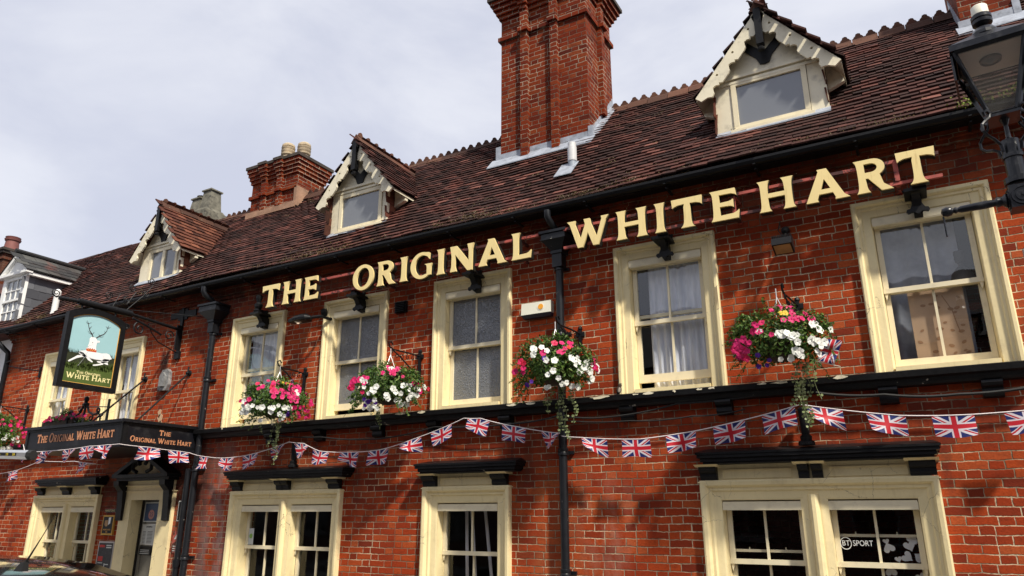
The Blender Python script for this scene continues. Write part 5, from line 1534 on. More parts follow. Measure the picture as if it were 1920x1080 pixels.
# ------------------------------------------------------------------ union flag bunting
def bunting(label, pts, flags, sag=0.03, wd_=.30, ht_=.185, seed=1, wall=True):
    rnd = random.Random(seed)
    B = thing('bunting', label, 'bunting', pts[0], 'strings of union flag bunting')
    P_ = []
    for a, b_ in zip(pts, pts[1:]):
        a, b_ = Vector(a), Vector(b_)
        for i in range(8):
            t = i / 8; P_.append(a.lerp(b_, t) - Vector((0, 0, sag * 4 * t * (1 - t) * (b_ - a).length)))
    P_.append(Vector(pts[-1]))
    s_ = MB(); s_.tube(P_, .005, 5, False); s_.build('string', 'string', B)
    D_ = [0]
    for a, b_ in zip(P_, P_[1:]): D_.append(D_[-1] + (b_ - a).length)
    def at(d):
        d = max(0, min(D_[-1] - 1e-5, d))
        for i in range(len(D_) - 1):
            if D_[i + 1] >= d: return P_[i].lerp(P_[i + 1], (d - D_[i]) / max(1e-9, D_[i + 1] - D_[i]))
        return P_[-1]
    for fl_ in flags:       # (x of centre or distance, tilt, curl, width factor)
        xc, curl, lean, wf = fl_[:4]
        # find distance where string x is xc
        best = min(range(400), key=lambda k: abs(at(D_[-1] * k / 399).x - xc) if fl_[-1] != 'd' else abs(D_[-1] * k / 399 - xc)); dc = D_[-1] * best / 399
        w2 = wd_ * wf / 2; ph = rnd.uniform(0, 6)
        def fn(u, v, dc=dc, w2=w2, ph=ph):
            top = at(dc + (2 * u - 1) * w2)
            dr = 1 - v
            sidew = (at(dc + w2) - at(dc - w2)).normalized(); out = Vector((sidew.y, -sidew.x, 0)).normalized()
            wave = (.022 + .012 * math.sin(ph * 3)) * math.sin(ph + u * (4.5 + 2 * math.sin(ph * 5)) + dr * 2.2) * dr * 1.6
            c = curl * ((u if curl > 0 else 1 - u)) ** 2 * dr
            q = top + Vector((0, 0, -ht_ * dr * (1 - abs(c) * .5 - .10 * (.5 + .5 * math.sin(ph + u * 5)) * dr))) + out * (wave + abs(c) * .10 + .015 * dr) + sidew * ((lean * .1 + .02 * math.sin(ph * 7)) * dr)
            if curl: q += sidew * (-c * .10) + Vector((0, 0, abs(c) * .05))
            return q
        f = MB(); f.sheet(lambda u, v: fn(u, v), 12, 8)
        f.build('flag', 'union_flag', B, smooth=True)
    return B


bunting('union flag bunting strung across the wall from the middle downpipe to the right edge', [(-3.40, -.16, 2.40), (-3.16, -.2, 2.37), (-2.5, -.27, 2.315), (-1.9, -.27, 2.37), (-1.0, -.24, 2.545), (-.98, -.24, 2.55), (-.2, -.25, 2.40), (.3, -.25, 2.375), (1.2, -.22, 2.42)],
        [(-3.01, -.7, 0, 1), (-2.545, .0, 0, 1), (-2.08, .2, .15, 1.0), (-1.62, .1, .25, 1), (-1.18, .1, .3, 1.0), (-.79, -.6, .2, 1.03), (-.31, -.3, 0, 1), (.18, .05, 0, 1), (.68, .9, .2, 1)], sag=.01, seed=2)
bunting('union flag bunting strung below the band course from the left downpipe to the middle downpipe', [(-8.98, -.16, 2.39), (-8.6, -.2, 2.36), (-8.1, -.2, 2.385), (-7.35, -.22, 2.52), (-7.1, -.2, 2.49), (-6.8, -.22, 2.38), (-6.3, -.22, 2.345), (-5.8, -.22, 2.355), (-5.3, -.22, 2.46), (-4.62, -.20, 2.66), (-4.4, -.2, 2.645), (-3.9, -.2, 2.52), (-3.42, -.17, 2.43)],
        [(-8.55, -.5, 0, .95), (-8.08, .1, .2, 1), (-7.56, .8, .4, .9), (-7.14, .7, .8, .85), (-6.78, .2, -.2, 1.0), (-6.30, -.5, 0, 1.02), (-5.84, 0, 0, 1), (-5.37, -.8, .3, 1.1), (-4.92, .2, .6, 1), (-4.42, -.4, -.3, 1), (-3.96, .2, .3, 1.02), (-3.53, .9, .4, .7)], sag=.015, seed=3)
bunting('union flag bunting hung along the lower edge of the black door canopy', [(-11.72, -1.27, 2.60), (-11.6, -1.29, 2.49), (-10.9, -1.29, 2.475), (-10.0, -1.29, 2.50), (-9.60, -1.29, 2.50), (-9.36, -1.28, 2.50), (-9.35, -.85, 2.49), (-9.35, -.35, 2.47), (-9.35, -.2, 2.46), (-9.2, -.18, 2.42), (-8.98, -.16, 2.39)],
        [(-11.55, .8, .3, 1), (-11.02, .9, 0, 1.0), (-10.47, .4, 0, .95), (-10.05, .3, .5, 1), (-9.65, -.9, -.3, 1), (2.85, .4, 0, 1.1, 'd'), (3.3, .3, 0, 1.1, 'd'), (-9.03, .1, 0, .9)], sag=.01, seed=4)
bunting('union flag bunting at the far left edge of the pub wall below the basket', [(-15.2, -.2, 2.55), (-14.4, -.22, 2.30), (-13.9, -.2, 2.34), (-13.2, -.2, 2.48), (-12.2, -.2, 2.44), (-11.6, -.2, 2.38)], [(-14.5, .3, .2, 1), (-13.98, .2, .5, 1.0), (-11.95, .5, .4, .9)], sag=.01, seed=5)
def hand_flag(c, u_, v_, w_, h_, label, crumple=.0, stick=None):
    B = thing('hand_flag', label, 'flag', c, 'small union flags stuck in the baskets')
    c, u_, v_ = Vector(c), Vector(u_).normalized(), Vector(v_).normalized(); n_ = u_.cross(v_)
    f = MB(); f.sheet(lambda u, v: c + u_ * (u - .5) * w_ * (1 - crumple * .5 * v) + v_ * (v - .5) * h_ + n_ * (.012 * math.sin(u * 7 + v * 3) + crumple * .03 * math.sin(u * 11)), 14, 8)
    f.build('flag', 'union_flag', B, smooth=True)
    s_ = MB(); s_.tube([c - u_ * w_ * .5 - v_ * h_ * .9, c - u_ * w_ * .5 + v_ * h_ * .55], .003, 5); s_.build('stick', 'plastic_white', B)
hand_flag((-.64, -.62, 2.93), (.45, 0, 1), (-1, 0, .35), .22, .13, 'union flag on a stick stuck in the right side of the largest petunia basket', .2)
hand_flag((-5.33, -.55, 3.17), (.5, -.1, 1), (-1, 0, .5), .22, .10, 'crumpled union flag in the petunia basket with purple flowers', 1.4)
hand_flag((-7.11, -.50, 3.22), (.25, -.1, 1), (-1, 0, .2), .24, .07, 'narrow folded union flag in the leftmost pink petunia basket above the band', 1.5)

# ------------------------------------------------------------------ wall fittings
F1 = thing('floodlight', 'long black street lamp style wall light, lit, above the leftmost basket', 'wall light', (-7.05, 0, 4.2))
m_ = MB(); m_.lathe([(.0, 0), (.05, .05), (.085, .16), (.095, .28), (.08, .36), (.03, .42), (0, .43)], (-7.50, -.30, 4.15), 14, (1, .05, .05))
for i, v in enumerate(m_.v): m_.v[i] = (v[0], v[1], max(v[2], 4.125) if v[2] < 4.15 else 4.15 + (v[2] - 4.15) * .7)
m_.tube([(-7.12, -.27, 4.17), (-7.0, -.2, 4.19), (-6.98, 0, 4.19)], .022, 8); m_.build('lamp_housing', 'black_paint', F1)
m_ = MB(); m_.lathe([(.055, 0), (.03, .01), (.0, .012)], (-7.30, -.30, 4.122), 12, (0, 0, -1)); m_.build('lamp_lens', 'lens', F1)
m_ = MB(); m_.lathe([(.022, 0), (.0, .012)], (-7.30, -.30, 4.108), 10, (0, 0, -1)); m_.build('lamp_bulb', 'lamp_glow', F1)
m_ = MB(); m_.lathe([(.045, 0), (.05, .06), (.04, .10), (.0, .11)], (-7.08, -.03, 4.24), 12, (0, -.3, 1)); m_.build('junction_box', 'black_paint', F1)
F2 = thing('floodlight', 'square black finned floodlight on a bracket above the largest basket', 'wall light', (-.96, 0, 4.3))
m_ = MB(); m_.hexa([(-1.045, -.42, 4.03), (-.865, -.42, 4.03), (-.865, -.25, 3.98), (-1.045, -.25, 3.98)], [(-1.045, -.40, 4.10), (-.865, -.40, 4.10), (-.865, -.22, 4.06), (-1.045, -.22, 4.06)])
for k in range(11): m_.box(-1.04 + k * .0165, -1.034 + k * .0165, -.39, -.23, 4.06, 4.135)
m_.tube([(-.955, -.29, 4.10), (-.955, -.18, 4.19), (-.955, -.05, 4.24)], .018, 8); m_.build('lamp_housing', 'black_paint', F2)
m_ = MB(); m_.poly([(-1.03, -.405, 4.024), (-1.03, -.265, 3.983), (-.88, -.265, 3.983), (-.88, -.405, 4.024)]); m_.build('lamp_lens', 'tan', F2)
m_ = MB(); m_.lathe([(.04, 0), (.045, .05), (.035, .09), (0, .1)], (-.955, -.0, 4.30), 10, (0, -1, -.2)); m_.tube([(-.99, -.06, 4.40), (-1.02, -.07, 4.30), (-.98, -.1, 4.22), (-.95, -.08, 4.25)], .005, 5); m_.build('junction_box', 'black_paint', F2)
AL = thing('alarm_box', 'cream burglar alarm box with an orange disc beside the middle downpipe', 'alarm', (-3.74, 0, 3.86))
m_ = MB(); m_.hexa([(-3.93, -.09, 3.81), (-3.55, -.09, 3.81), (-3.55, 0, 3.81), (-3.93, 0, 3.81)], [(-3.93, -.075, 3.95), (-3.55, -.075, 3.95), (-3.55, 0, 3.95), (-3.93, 0, 3.95)]); m_.build('cover', 'plastic_white', AL)
m_ = MB(); m_.hexa([(-3.92, -.05, 3.775), (-3.56, -.05, 3.775), (-3.56, 0, 3.775), (-3.92, 0, 3.775)], [(-3.93, -.09, 3.81), (-3.55, -.09, 3.81), (-3.55, 0, 3.81), (-3.93, 0, 3.81)]); m_.build('strobe', 'plastic_navy', AL)
m_ = MB(); m_.lathe([(.045, 0), (.045, .003)], (-3.68, -.0815, 3.885), 24, (0, -1, .1)); m_.build('disc', 'plastic_white', AL)
m_ = MB(); m_.lathe([(.033, 0), (.033, .003)], (-3.675, -.085, 3.885), 24, (0, -1, .1)); m_.build('disc', 'orange', AL)
m_ = MB(); m_.box(-5.84, -5.66, -.04, 0, 4.11, 4.26)
for k in range(6): m_.hexa([(-5.83, -.07, 4.12 + k * .023), (-5.67, -.07, 4.12 + k * .023), (-5.67, -.04, 4.125 + k * .023), (-5.83, -.04, 4.125 + k * .023)], [(-5.83, -.07, 4.125 + k * .023), (-5.67, -.07, 4.125 + k * .023), (-5.67, -.04, 4.14 + k * .023), (-5.83, -.04, 4.14 + k * .023)])
tag(m_.build('air_vent', 'black_paint', org=(-5.75, 0, 4.18)), 'black louvred vent cover on the brick between two frosted sash windows', 'vent')
m_ = MB(); m_.prism([(-.12, -.16), (.08, -.17), (.12, -.08), (.11, .12), (.06, .17), (-.05, .16), (-.12, .06)], lambda p, q, t: (-10.40 + p, t, 3.64 + q), -.06, 0)
m_.prism([(-.07, -.10), (.05, -.11), (.07, .06), (0, .12), (-.07, .05)], lambda p, q, t: (-10.40 + p, t, 3.64 + q), -.09, -.05)
tag(m_.build('stone_crest', 'grey_stone', org=(-10.4, 0, 3.64)), 'weathered grey carved stone crest on the brick right of the hanging sign', 'crest')
m_ = MB()
for cx, cz, s_ in ((-10.43, 3.02, .10), (-10.46, 3.12, .07), (-10.41, 2.93, .08)): m_.prism([(cx + s_ * math.cos(k) * (.5 + .3 * math.sin(3 * k)), cz + s_ * math.sin(k)) for k in [i * .698 for i in range(9)]], XZ, -.004, 0)
tag(m_.build('plaster_patch', 'board_peach', org=(-10.45, 0, 3.0)), 'ragged patches of bare pale plaster on the brick just above the canopy', 'plaster patch')
m_ = MB(); m_.tube([(-15.2, -.1, 2.70), (-12, -.15, 2.60)], .006, 4, False)
CAB = thing('cable', 'thin black cables looping along the wall under the band course', 'cable', (-5, -.12, 2.6))
m_ = MB()
def cab(pts, r=.009):
    P_ = []
    for a, b_ in zip(pts, pts[1:]):
        for i in range(6): t = i / 6; P_.append(Vector(a).lerp(Vector(b_), t) - Vector((0, 0, .06 * t * (1 - t) * 1.2)))
    P_.append(Vector(pts[-1])); m_.tube(P_, r, 5, False)
cab([(-9.2, -.05, 2.72), (-7.9, -.08, 2.66), (-6.9, -.10, 2.57), (-5.95, -.10, 2.50), (-5.1, -.10, 2.60), (-4.1, -.12, 2.57), (-3.42, -.16, 2.62), (-2.9, -.12, 2.57), (-2.15, -.10, 2.66), (-1.2, -.1, 2.70)])
cab([(-3.42, -.16, 2.57), (-2.65, -.11, 2.52), (-2.0, -.1, 2.53), (-1.5, -.1, 2.56)], .007)
cab([(-.85, -.14, 2.66), (-.3, -.13, 2.60), (.25, -.13, 2.56), (.9, -.12, 2.60), (1.6, -.1, 2.66)], .013)
m_.build('wire', 'rubber', CAB)
# small iron candle-like post on the hood of the right window
def spigot(x, z, s_, label, y=-.13):
    q = MB(); q.lathe([(.075 * s_, 0), (.075 * s_, .03 * s_), (.05 * s_, .05 * s_), (.055 * s_, .08 * s_), (.035 * s_, .10 * s_), (.04 * s_, .14 * s_), (.045 * s_, .30 * s_), (.05 * s_, .34 * s_), (.03 * s_, .36 * s_)], (x, y, z), 12)
    tag(q.build('lamp_stub', 'black_weathered', org=(x, y, z)), label, 'lamp base')
spigot(-.98, 2.20, .95, 'black turned iron stub standing on the hood of the right double window')
spigot(-7.33, 2.20, .9, 'black turned iron stub standing on the hood of the window with the sticker')

# bird on the band
BI = thing('bird', 'small brown sparrow perched on the black band under the curtained sash window', 'bird', (-2.75, -.13, 2.795))
q = MB(); q.lathe([(0, -.045), (.012, -.035), (.024, -.012), (.027, .012), (.020, .032), (.016, .042), (.019, .052), (.018, .064), (.008, .076), (0, .078)], (-2.75, -.13, 2.835), 12, (.35, -.1, 1))
q.tube([(-2.765, -.127, 2.80), (-2.79, -.122, 2.782)], [.010, .004], 6); q.tube([(-2.722, -.14, 2.903), (-2.706, -.144, 2.900)], [.005, .001], 5)
q.build('body', 'bird_brown', BI, smooth=True)
q = MB(); q.lathe([(0, -.03), (.016, -.018), (.019, .005), (.012, .028), (0, .034)], (-2.743, -.14, 2.836), 10, (.3, -.1, 1)); q.build('breast', 'bird_pale', BI, smooth=True)
q = MB()
for s_ in (-.008, .008): q.tube([(-2.752 + s_, -.133, 2.815), (-2.75 + s_, -.137, 2.795)], .0018, 4)
q.build('legs', 'dark_wood', BI)

# plaques, posters
def card(name, x0, x1, z0, z1, y, th, frame, face, fw, label, cat, items=(), parent=None):
    T_ = thing(name, label, cat, ((x0 + x1) / 2, y, (z0 + z1) / 2))
    q = MB(); q.box(x0, x1, y - th, y, z0, z1); q.build('frame', frame, T_)
    q = MB(); q.box(x0 + fw, x1 - fw, y - th - .003, y - th + .001, z0 + fw, z1 - fw); q.build('face', face, T_)
    for nm, mat, fn in items:
        q = MB(); fn(q, y - th - .0045); q.build(nm, mat, T_)
    return T_
def ptext(s, size, cx, cz, sx_=1):
    def fn(q, y):
        vs, fs = font_mesh(s, size); q.mesh([(cx + v[0] * sx_, y + v[2], cz + v[1]) for v in vs], fs)
    return fn
card('wall_plaque', -11.44, -11.16, 1.31, 1.60, -.0, .03, 'brass', 'sign_black', .022, 'brass edged black plaque with a white and tan shield left of the pub door', 'plaque',
     [('emblem', 'tan', lambda q, y: q.poly([(-11.38, y, 1.52), (-11.30, y, 1.53), (-11.295, y, 1.45), (-11.33, y, 1.43), (-11.375, y, 1.455)])),
      ('emblem', 'stag_white', lambda q, y: q.poly([(-11.29, y, 1.565), (-11.23, y, 1.57), (-11.235, y, 1.48), (-11.285, y, 1.455)])), ('lettering', 'gold', ptext("MARSTON'S", .034, -11.30, 1.385)), ('lettering', 'gold', ptext("INN", .026, -11.30, 1.352))])
card('name_plate', -11.46, -11.16, 1.635, 1.70, -.0, .015, 'rail_red', 'sign_black', .008, 'tiny dark name plate fixed above the shield plaque left of the pub door', 'plaque', [('lettering', 'pale_gold', ptext("MARSTON'S", .046, -11.31, 1.667))])
card('menu_board', -11.45, -11.06, .62, 1.215, -.0, .03, 'silver', 'chalk', .022, 'silver framed black menu board with red and white notes left of the pub door', 'notice board',
     [('note', 'red_paint', lambda q, y: (q.poly([(-11.41, y, 1.13), (-11.27, y, 1.13), (-11.27, y, 1.165), (-11.41, y, 1.165)]), q.poly([(-11.41, y, .93), (-11.29, y, .93), (-11.29, y, 1.0), (-11.41, y, 1.0)]))),
      ('note', 'paper', lambda q, y: [q.poly([(a, y, c), (a + w_, y, c), (a + w_, y, c + h_), (a, y, c + h_)]) for a, c, w_, h_ in ((-11.24, 1.15, .13, .016), (-11.24, 1.12, .13, .016), (-11.40, .90, .12, .01), (-11.24, .88, .11, .012), (-11.24, .84, .02, .06), (-11.39, .72, .12, .014), (-11.23, .74, .12, .01))])])
yD = .150
card('door_poster', -10.69, -10.35, 1.50, 1.79, yD, .006, 'paper', 'poster_blue', .018, 'blue poster with a round number 25 badge at the top of the pub door', 'poster',
     [('badge', 'poster_pink', lambda q, y: q.lathe([(.07, 0), (.07, .001)], (-10.51, y + .001, 1.61), 20, (0, -1, 0))), ('number', 'poster_blue', lambda q, y: ptext('25', .09, -10.51, 1.61)(q, y - .002))])
card('door_poster', -10.69, -10.36, 1.17, 1.475, yD, .006, 'silver', 'paper', .018, 'grey framed list of opening times in the middle of the pub door', 'poster',
     [('print', 'sign_black', lambda q, y: [q.poly([(a, y, c), (a + w_, y, c), (a + w_, y, c + .006), (a, y, c + .006)]) for k in range(9) for a, c, w_ in ((-10.65, 1.20 + k * .02, .07), (-10.54, 1.20 + k * .02, .12))]), ('heading', 'sign_black', ptext('OPENING', .035, -10.52, 1.43))])
card('door_poster', -10.69, -10.41, 1.03, 1.15, yD, .006, 'sign_black', 'sign_black', .004, 'small black notice with white print lowest on the pub door', 'poster', [('print', 'paper', lambda q, y: [q.poly([(-10.66, y, 1.045 + k * .025), (-10.45, y, 1.045 + k * .025), (-10.45, y, 1.053 + k * .025), (-10.66, y, 1.053 + k * .025)]) for k in range(3)])])
card('wall_sign', -9.74, -9.60, 1.08, 1.38, -.0, .006, 'rail_red', 'rail_red', .005, 'small maroon notice with white marks between the pub door and the downpipes', 'sign', [('print', 'paper', lambda q, y: [q.poly([(-9.71, y, 1.11 + k * .03), (-9.64, y, 1.11 + k * .03), (-9.64, y, 1.12 + k * .03), (-9.71, y, 1.12 + k * .03)]) for k in range(3)] + [q.poly([(-9.70, y, 1.27), (-9.66, y, 1.27), (-9.63, y, 1.33), (-9.66, y, 1.33)])])])
card('meter_box', -9.66, -9.56, 1.52, 1.80, -.0, .04, 'paper', 'black_paint', .012, 'narrow white edged black grille beside the left downpipes under the canopy', 'grille')

# ------------------------------------------------------------------ street lamp in front at the right
LP = thing('street_lamp', 'black heritage street lamp with a four sided glass lantern in front at the right', 'street lamp', (.57, -3.04, -.22))
LX, LY = .575, -3.03
q = MB()
q.lathe([(.13, 0), (.13, .6), (.10, .7), (.085, .8), (.07, 1.0), (.052, 1.2), (.044, 2.9), (.042, 3.08)], (LX, LY, -.22), 20)
q.build('post', 'lamp_black', LP, smooth=True)
q = MB(); q.box(LX - .056, LX + .056, LY - .056, LY + .056, 3.06, 3.18)
for ax_ in ((0, -1, 0), (-1, 0, 0), (1, 0, 0), (0, 1, 0)):
    q.lathe([(.05, 0), (.05, .007), (.042, .007), (.042, .003), (.032, .003), (.032, .009), (.010, .009), (.008, .014), (0, .014)], (LX + ax_[0] * .056, LY + ax_[1] * .056, 3.12), 20, ax_)
q.build('boss', 'lamp_black', LP)
q = MB()
for sg in (-1, 1):
    q.lathe([(.032, 0), (.036, .015), (.022, .03), (.026, .05), (.018, .06), (.021, .10), (.018, .21), (.012, .225), (.018, .235), (.012, .245), (.022, .255), (.026, .275), (.020, .295), (.0, .302)], (LX + sg * .056, LY, 3.12), 12, (sg, 0, -.02))
    q.tube([(LX + sg * .35, LY, 3.09), (LX + sg * .35, LY, 2.98)], .005, 5)
q.build('ladder_bar', 'lamp_black', LP, smooth=True)
q = MB(); q.lathe([(.044, 0), (.049, .003), (.049, .05), (.044, .053)], (LX, LY, 2.80), 16); q.build('pipe_clip', 'silver', LP)
q = MB(); q.lathe([(.042, 0), (.042, .25)], (LX, LY, 3.19), 18); q.lathe([(.05, 0), (.05, .02)], (LX, LY, 3.34), 18); q.lathe([(.062, 0), (.062, .03)], (LX, LY, 3.2), 18)
q.lathe([(.040, 0), (.012, .03), (.010, .10), (.03, .15)], (LX, LY, 3.43), 12)
for sx_, sy_ in ((-1, -1), (1, -1), (-1, 1), (1, 1)):
    P_ = []
    for t, (r_, z) in enumerate(((.045, 3.37), (.05, 3.41), (.075, 3.435), (.105, 3.45), (.125, 3.475), (.125, 3.51), (.105, 3.535), (.08, 3.56), (.072, 3.585), (.088, 3.60), (.105, 3.585), (.10, 3.565))): P_.append((LX + sx_ * r_ * .9, LY + sy_ * r_ * .9, z))
    q.tube(P_, .008, 6)
q.build('frog', 'lamp_black', LP)
# lantern, turned slightly on its post
def lrot(x, y, a=R(-5)): return (LX + x * math.cos(a) - y * math.sin(a), LY + x * math.sin(a) + y * math.cos(a))
def ring(r, z): return [(*lrot(-r, -r), z), (*lrot(r, -r), z), (*lrot(r, r), z), (*lrot(-r, r), z)]
zb, zt, rb, rt_ = 3.585, 3.945, .060, .155
q = MB()
for k in range(4):
    a, b_ = Vector(ring(rb, zb)[k]), Vector(ring(rt_, zt)[k]); q.tube([a, b_], .011, 4)
    a2, b2 = Vector(ring(rb, zb)[(k + 1) % 4]), Vector(ring(rt_, zt)[(k + 1) % 4]); q.tube([a, a2], .012, 4); q.tube([b_, b2], .014, 4)
q.hexa(ring(rb + .01, zb - .02), ring(rb + .01, zb - .005))
q.build('lantern_frame', 'lamp_black', LP)
for k in range(4):
    A, B2 = ring(rb, zb), ring(rt_, zt); q = MB(); q.poly([A[k], A[(k + 1) % 4], B2[(k + 1) % 4], B2[k]]); q.build('lantern_pane', 'lantern_glass', LP)
q = MB(); q.hexa(ring(rt_ + .02, zt), ring(rt_ + .02, zt + .035)); q.hexa(ring(rt_ + .018, zt + .035), ring(.06, zt + .125))
q.lathe([(.068, 0), (.066, .02), (.05, .045), (.024, .06), (.014, .068), (.014, .08)], (LX, LY, zt + .125), 16)
q.build('lantern_roof', 'lamp_black', LP)
q = MB(); q.lathe([(.03, 0), (.048, .012), (.05, .03), (.044, .035), (.05, .04), (.05, .06), (.046, .065)], (LX, LY, zt + .195), 16); q.build('photocell_base', 'lamp_black', LP, smooth=True)
q = MB(); q.lathe([(.042, 0), (.040, .055), (.036, .06)], (LX, LY, zt + .259), 16); q.build('photocell', 'plastic_white', LP, smooth=True)
q = MB(); q.hexa(ring(rt_ - .012, zt - .012), ring(rt_ - .012, zt - .002)); q.build('reflector', 'soffit_grey', LP)
q = MB(); q.lathe([(.052, 0), (.050, .014), (.044, .014), (.044, .006), (.02, .02), (0, .03)], (LX, LY, zt - .012), 20, (0, 0, -1)); q.build('lamp_lens', 'lens', LP, smooth=True)
for sg in (-1, 1):
    q = MB(); a, b_ = lrot(sg * (rt_ + .012), -rt_ * .95), lrot(sg * (rt_ + .012), rt_ * .95); q.mesh([(*a, zt - .16), (*b_, zt - .16), (*b_, zt + .01), (*a, zt + .01), (a[0] + sg * .01, a[1], zt - .16), (b_[0] + sg * .01, b_[1], zt - .16), (b_[0] + sg * .01, b_[1], zt + .01), (a[0] + sg * .01, a[1], zt + .01)],
        [(0, 1, 2, 3), (7, 6, 5, 4), (0, 4, 5, 1), (3, 2, 6, 7), (0, 3, 7, 4), (1, 5, 6, 2)]); q.build('side_shield', 'lamp_black', LP)

# ------------------------------------------------------------------ neighbouring house on the left
NH = thing('neighbour_house', 'white painted house at the left with a slate hung white dormer', 'house', (-18, 0, -.1))
NX0, NX1 = -27.0, XL
m_ = MB(); m_.box(NX0, NX1 - .01, .0, 4, -.1, 5.0); m_.build('wall', 'render_white', NH)
m_ = MB(); m_.poly([(NX0, YE, ZE - .03), (NX1, YE, ZE - .03), (NX1, YR, ZR - .03), (NX0, YR, ZR - .03)]); m_.poly([(NX1, YR, ZR - .03), (NX1, 4.2, 5.0), (NX0, 4.2, 5.0), (NX0, YR, ZR - .03)])
m_.poly([(NX0, YE, ZE - .05), (NX0, 0, 4.9), (NX1, 0, 4.9), (NX1, YE, ZE - .05)])
tile_field(m_, (-18.6, YE - .03, ZE - .03 * SL), (1, 0, 0), su, 20, int(SLEN / .1) + 1)
ridge_line(m_, (-19, YR, ZR), (XL, YR, ZR), crest=False, w_=.11)
m_.build('roof', 'clay_tile', NH)
m_ = MB(); m_.prism(prof, lambda a, b2, d: (d, a, b2), NX0, NX1 - .06); m_.build('gutter', 'black_paint', NH)
for zz in (): pass
m_ = MB(); dx0, dx1, dyf = -15.93, -15.10, -.12
dz0, dz1, dap = 5.13, 6.20, 6.63
for a, b2, c, d in ((dx0, dx0 + .13, dz0, dz1), (dx1 - .13, dx1, dz0, dz1), (dx0 + .13, dx1 - .13, dz1 - .1, dz1), (dx0 + .13, dx1 - .13, dz0, dz0 + .1)): m_.box(a, b2, dyf, dyf + .06, c, d)
m_.prism([(dx0 - .08, dz1 + .03), (dx1 + .08, dz1 + .03), ((dx0 + dx1) / 2, dap)], XZ, dyf - .01, dyf + .05)
for sg in (-1, 1):
    cxm = (dx0 + dx1) / 2
    m_.prism([(cxm, dap + .03), (cxm + sg * .53, dz1 + .02), (cxm + sg * .49, dz1 - .04), (cxm, dap - .06)], XZ, dyf - .06, dyf - .011)
m_.box(dx0 - .12, dx1 + .12, dyf - .08, dyf + .05, dz1 - .02, dz1 + .03)
m_.box(dx1 + .0, dx1 + .1, dyf, 1.0, dz1 - .06, dz1 - .0)
ND = m_.build('dormer', 'white_paint', NH)
m_ = MB(); cxm = (dx0 + dx1) / 2
for k in range(1, 3): x = dx0 + .13 + (dx1 - dx0 - .26) * k / 3; m_.box(x - .012, x + .012, dyf + .015, dyf + .04, dz0 + .1, dz1 - .1)
for k in range(1, 4): z = dz0 + .1 + (dz1 - dz0 - .2) * k / 4; m_.box(dx0 + .13, dx1 - .13, dyf + .01 - (.02 if k == 2 else 0), dyf + .042, z - (.022 if k == 2 else .011), z + (.022 if k == 2 else .011))
m_.build('window_frame', 'white_paint', ND)
m_ = MB(); m_.poly([(dx0 + .13, dyf + .03, dz0 + .1), (dx1 - .13, dyf + .03, dz0 + .1), (dx1 - .13, dyf + .03, dz1 - .1), (dx0 + .13, dyf + .03, dz1 - .1)]); m_.build('pane', 'grey_glass', ND)
m_ = MB(); zt_ = dz1
m_.prism([(dyf + .06, dz0 - .3), (dyf + .06, zt_), ((zt_ - ZE) / SL + YE, zt_)], lambda p, q_, t: (t, p, q_), dx1 - .06, dx1 - .01)
m_.prism([(dyf + .06, dz0 - .3), (dyf + .06, zt_), ((zt_ - ZE) / SL + YE, zt_)], lambda p, q_, t: (t, p, q_), dx0 + .01, dx0 + .06)
tile_field(m_, (dx1 - .012, dyf + .065, dz0 - .1), (0, 1, 0), (0, 0, 1), 6, 6, gauge=.17, tw=.24, keep=lambda q_: zmain(q_.y) - .15 < q_.z < zt_ - .05, lift=.012, th=.008, wave=0)
m_.build('cheek', 'slate_cheek', ND)
m_ = MB(); hw_ = (dx1 - dx0) / 2 + .13; A_ = dap + .05; e_ = dz1 + .03; yrid = (A_ - ZE) / SL + YE
LS = math.hypot(hw_, A_ - e_)
m_.poly([(cxm + hw_, dyf - .08, e_ - .01), (cxm, dyf - .08, A_ - .01), (cxm, yrid + .1, A_ - .01), (cxm + hw_, (e_ - ZE) / SL + YE + .1, e_ - .01)])
m_.poly([(cxm - hw_, dyf - .08, e_ - .01), (cxm - hw_, (e_ - ZE) / SL + YE + .1, e_ - .01), (cxm, yrid + .1, A_ - .01), (cxm, dyf - .08, A_ - .01)])
tile_field(m_, (cxm + hw_, dyf - .1, e_), (0, 1, 0), (-hw_, 0, A_ - e_), 7, int(LS / .15), gauge=.15, tw=.23, lift=.014, th=.008, keep=lambda q_: q_.z > zmain(q_.y) - .1, wave=0)
m_.tube([(cxm, dyf - .1, A_ + .03), (cxm, yrid + .1, A_ + .03)], .045, 8)
m_.build('roof', 'slate', ND)
m_ = MB(); m_.box(-23.6, -22.15, 2.5, 3.08, 4.5, 8.72)
m_.box(-23.64, -22.11, 2.46, 3.12, 8.55, 8.63)
NC = m_.build('chimney', 'brown_brick', NH)
m_ = MB(); m_.box(-23.68, -22.07, 2.42, 3.16, 8.721, 8.80); m_.box(-23.73, -22.03, 2.38, 3.20, 8.801, 8.87); m_.build('chimney_cap', 'soot_cap', NC)
m_ = MB(); m_.lathe([(.21, 0), (.17, .40), (.20, .42), (.215, .47), (.18, .48), (.20, .53), (.14, .54)], (-22.62, 2.85, 8.86), 16); m_.build('chimney_pot', 'red_pot', NC, smooth=True)

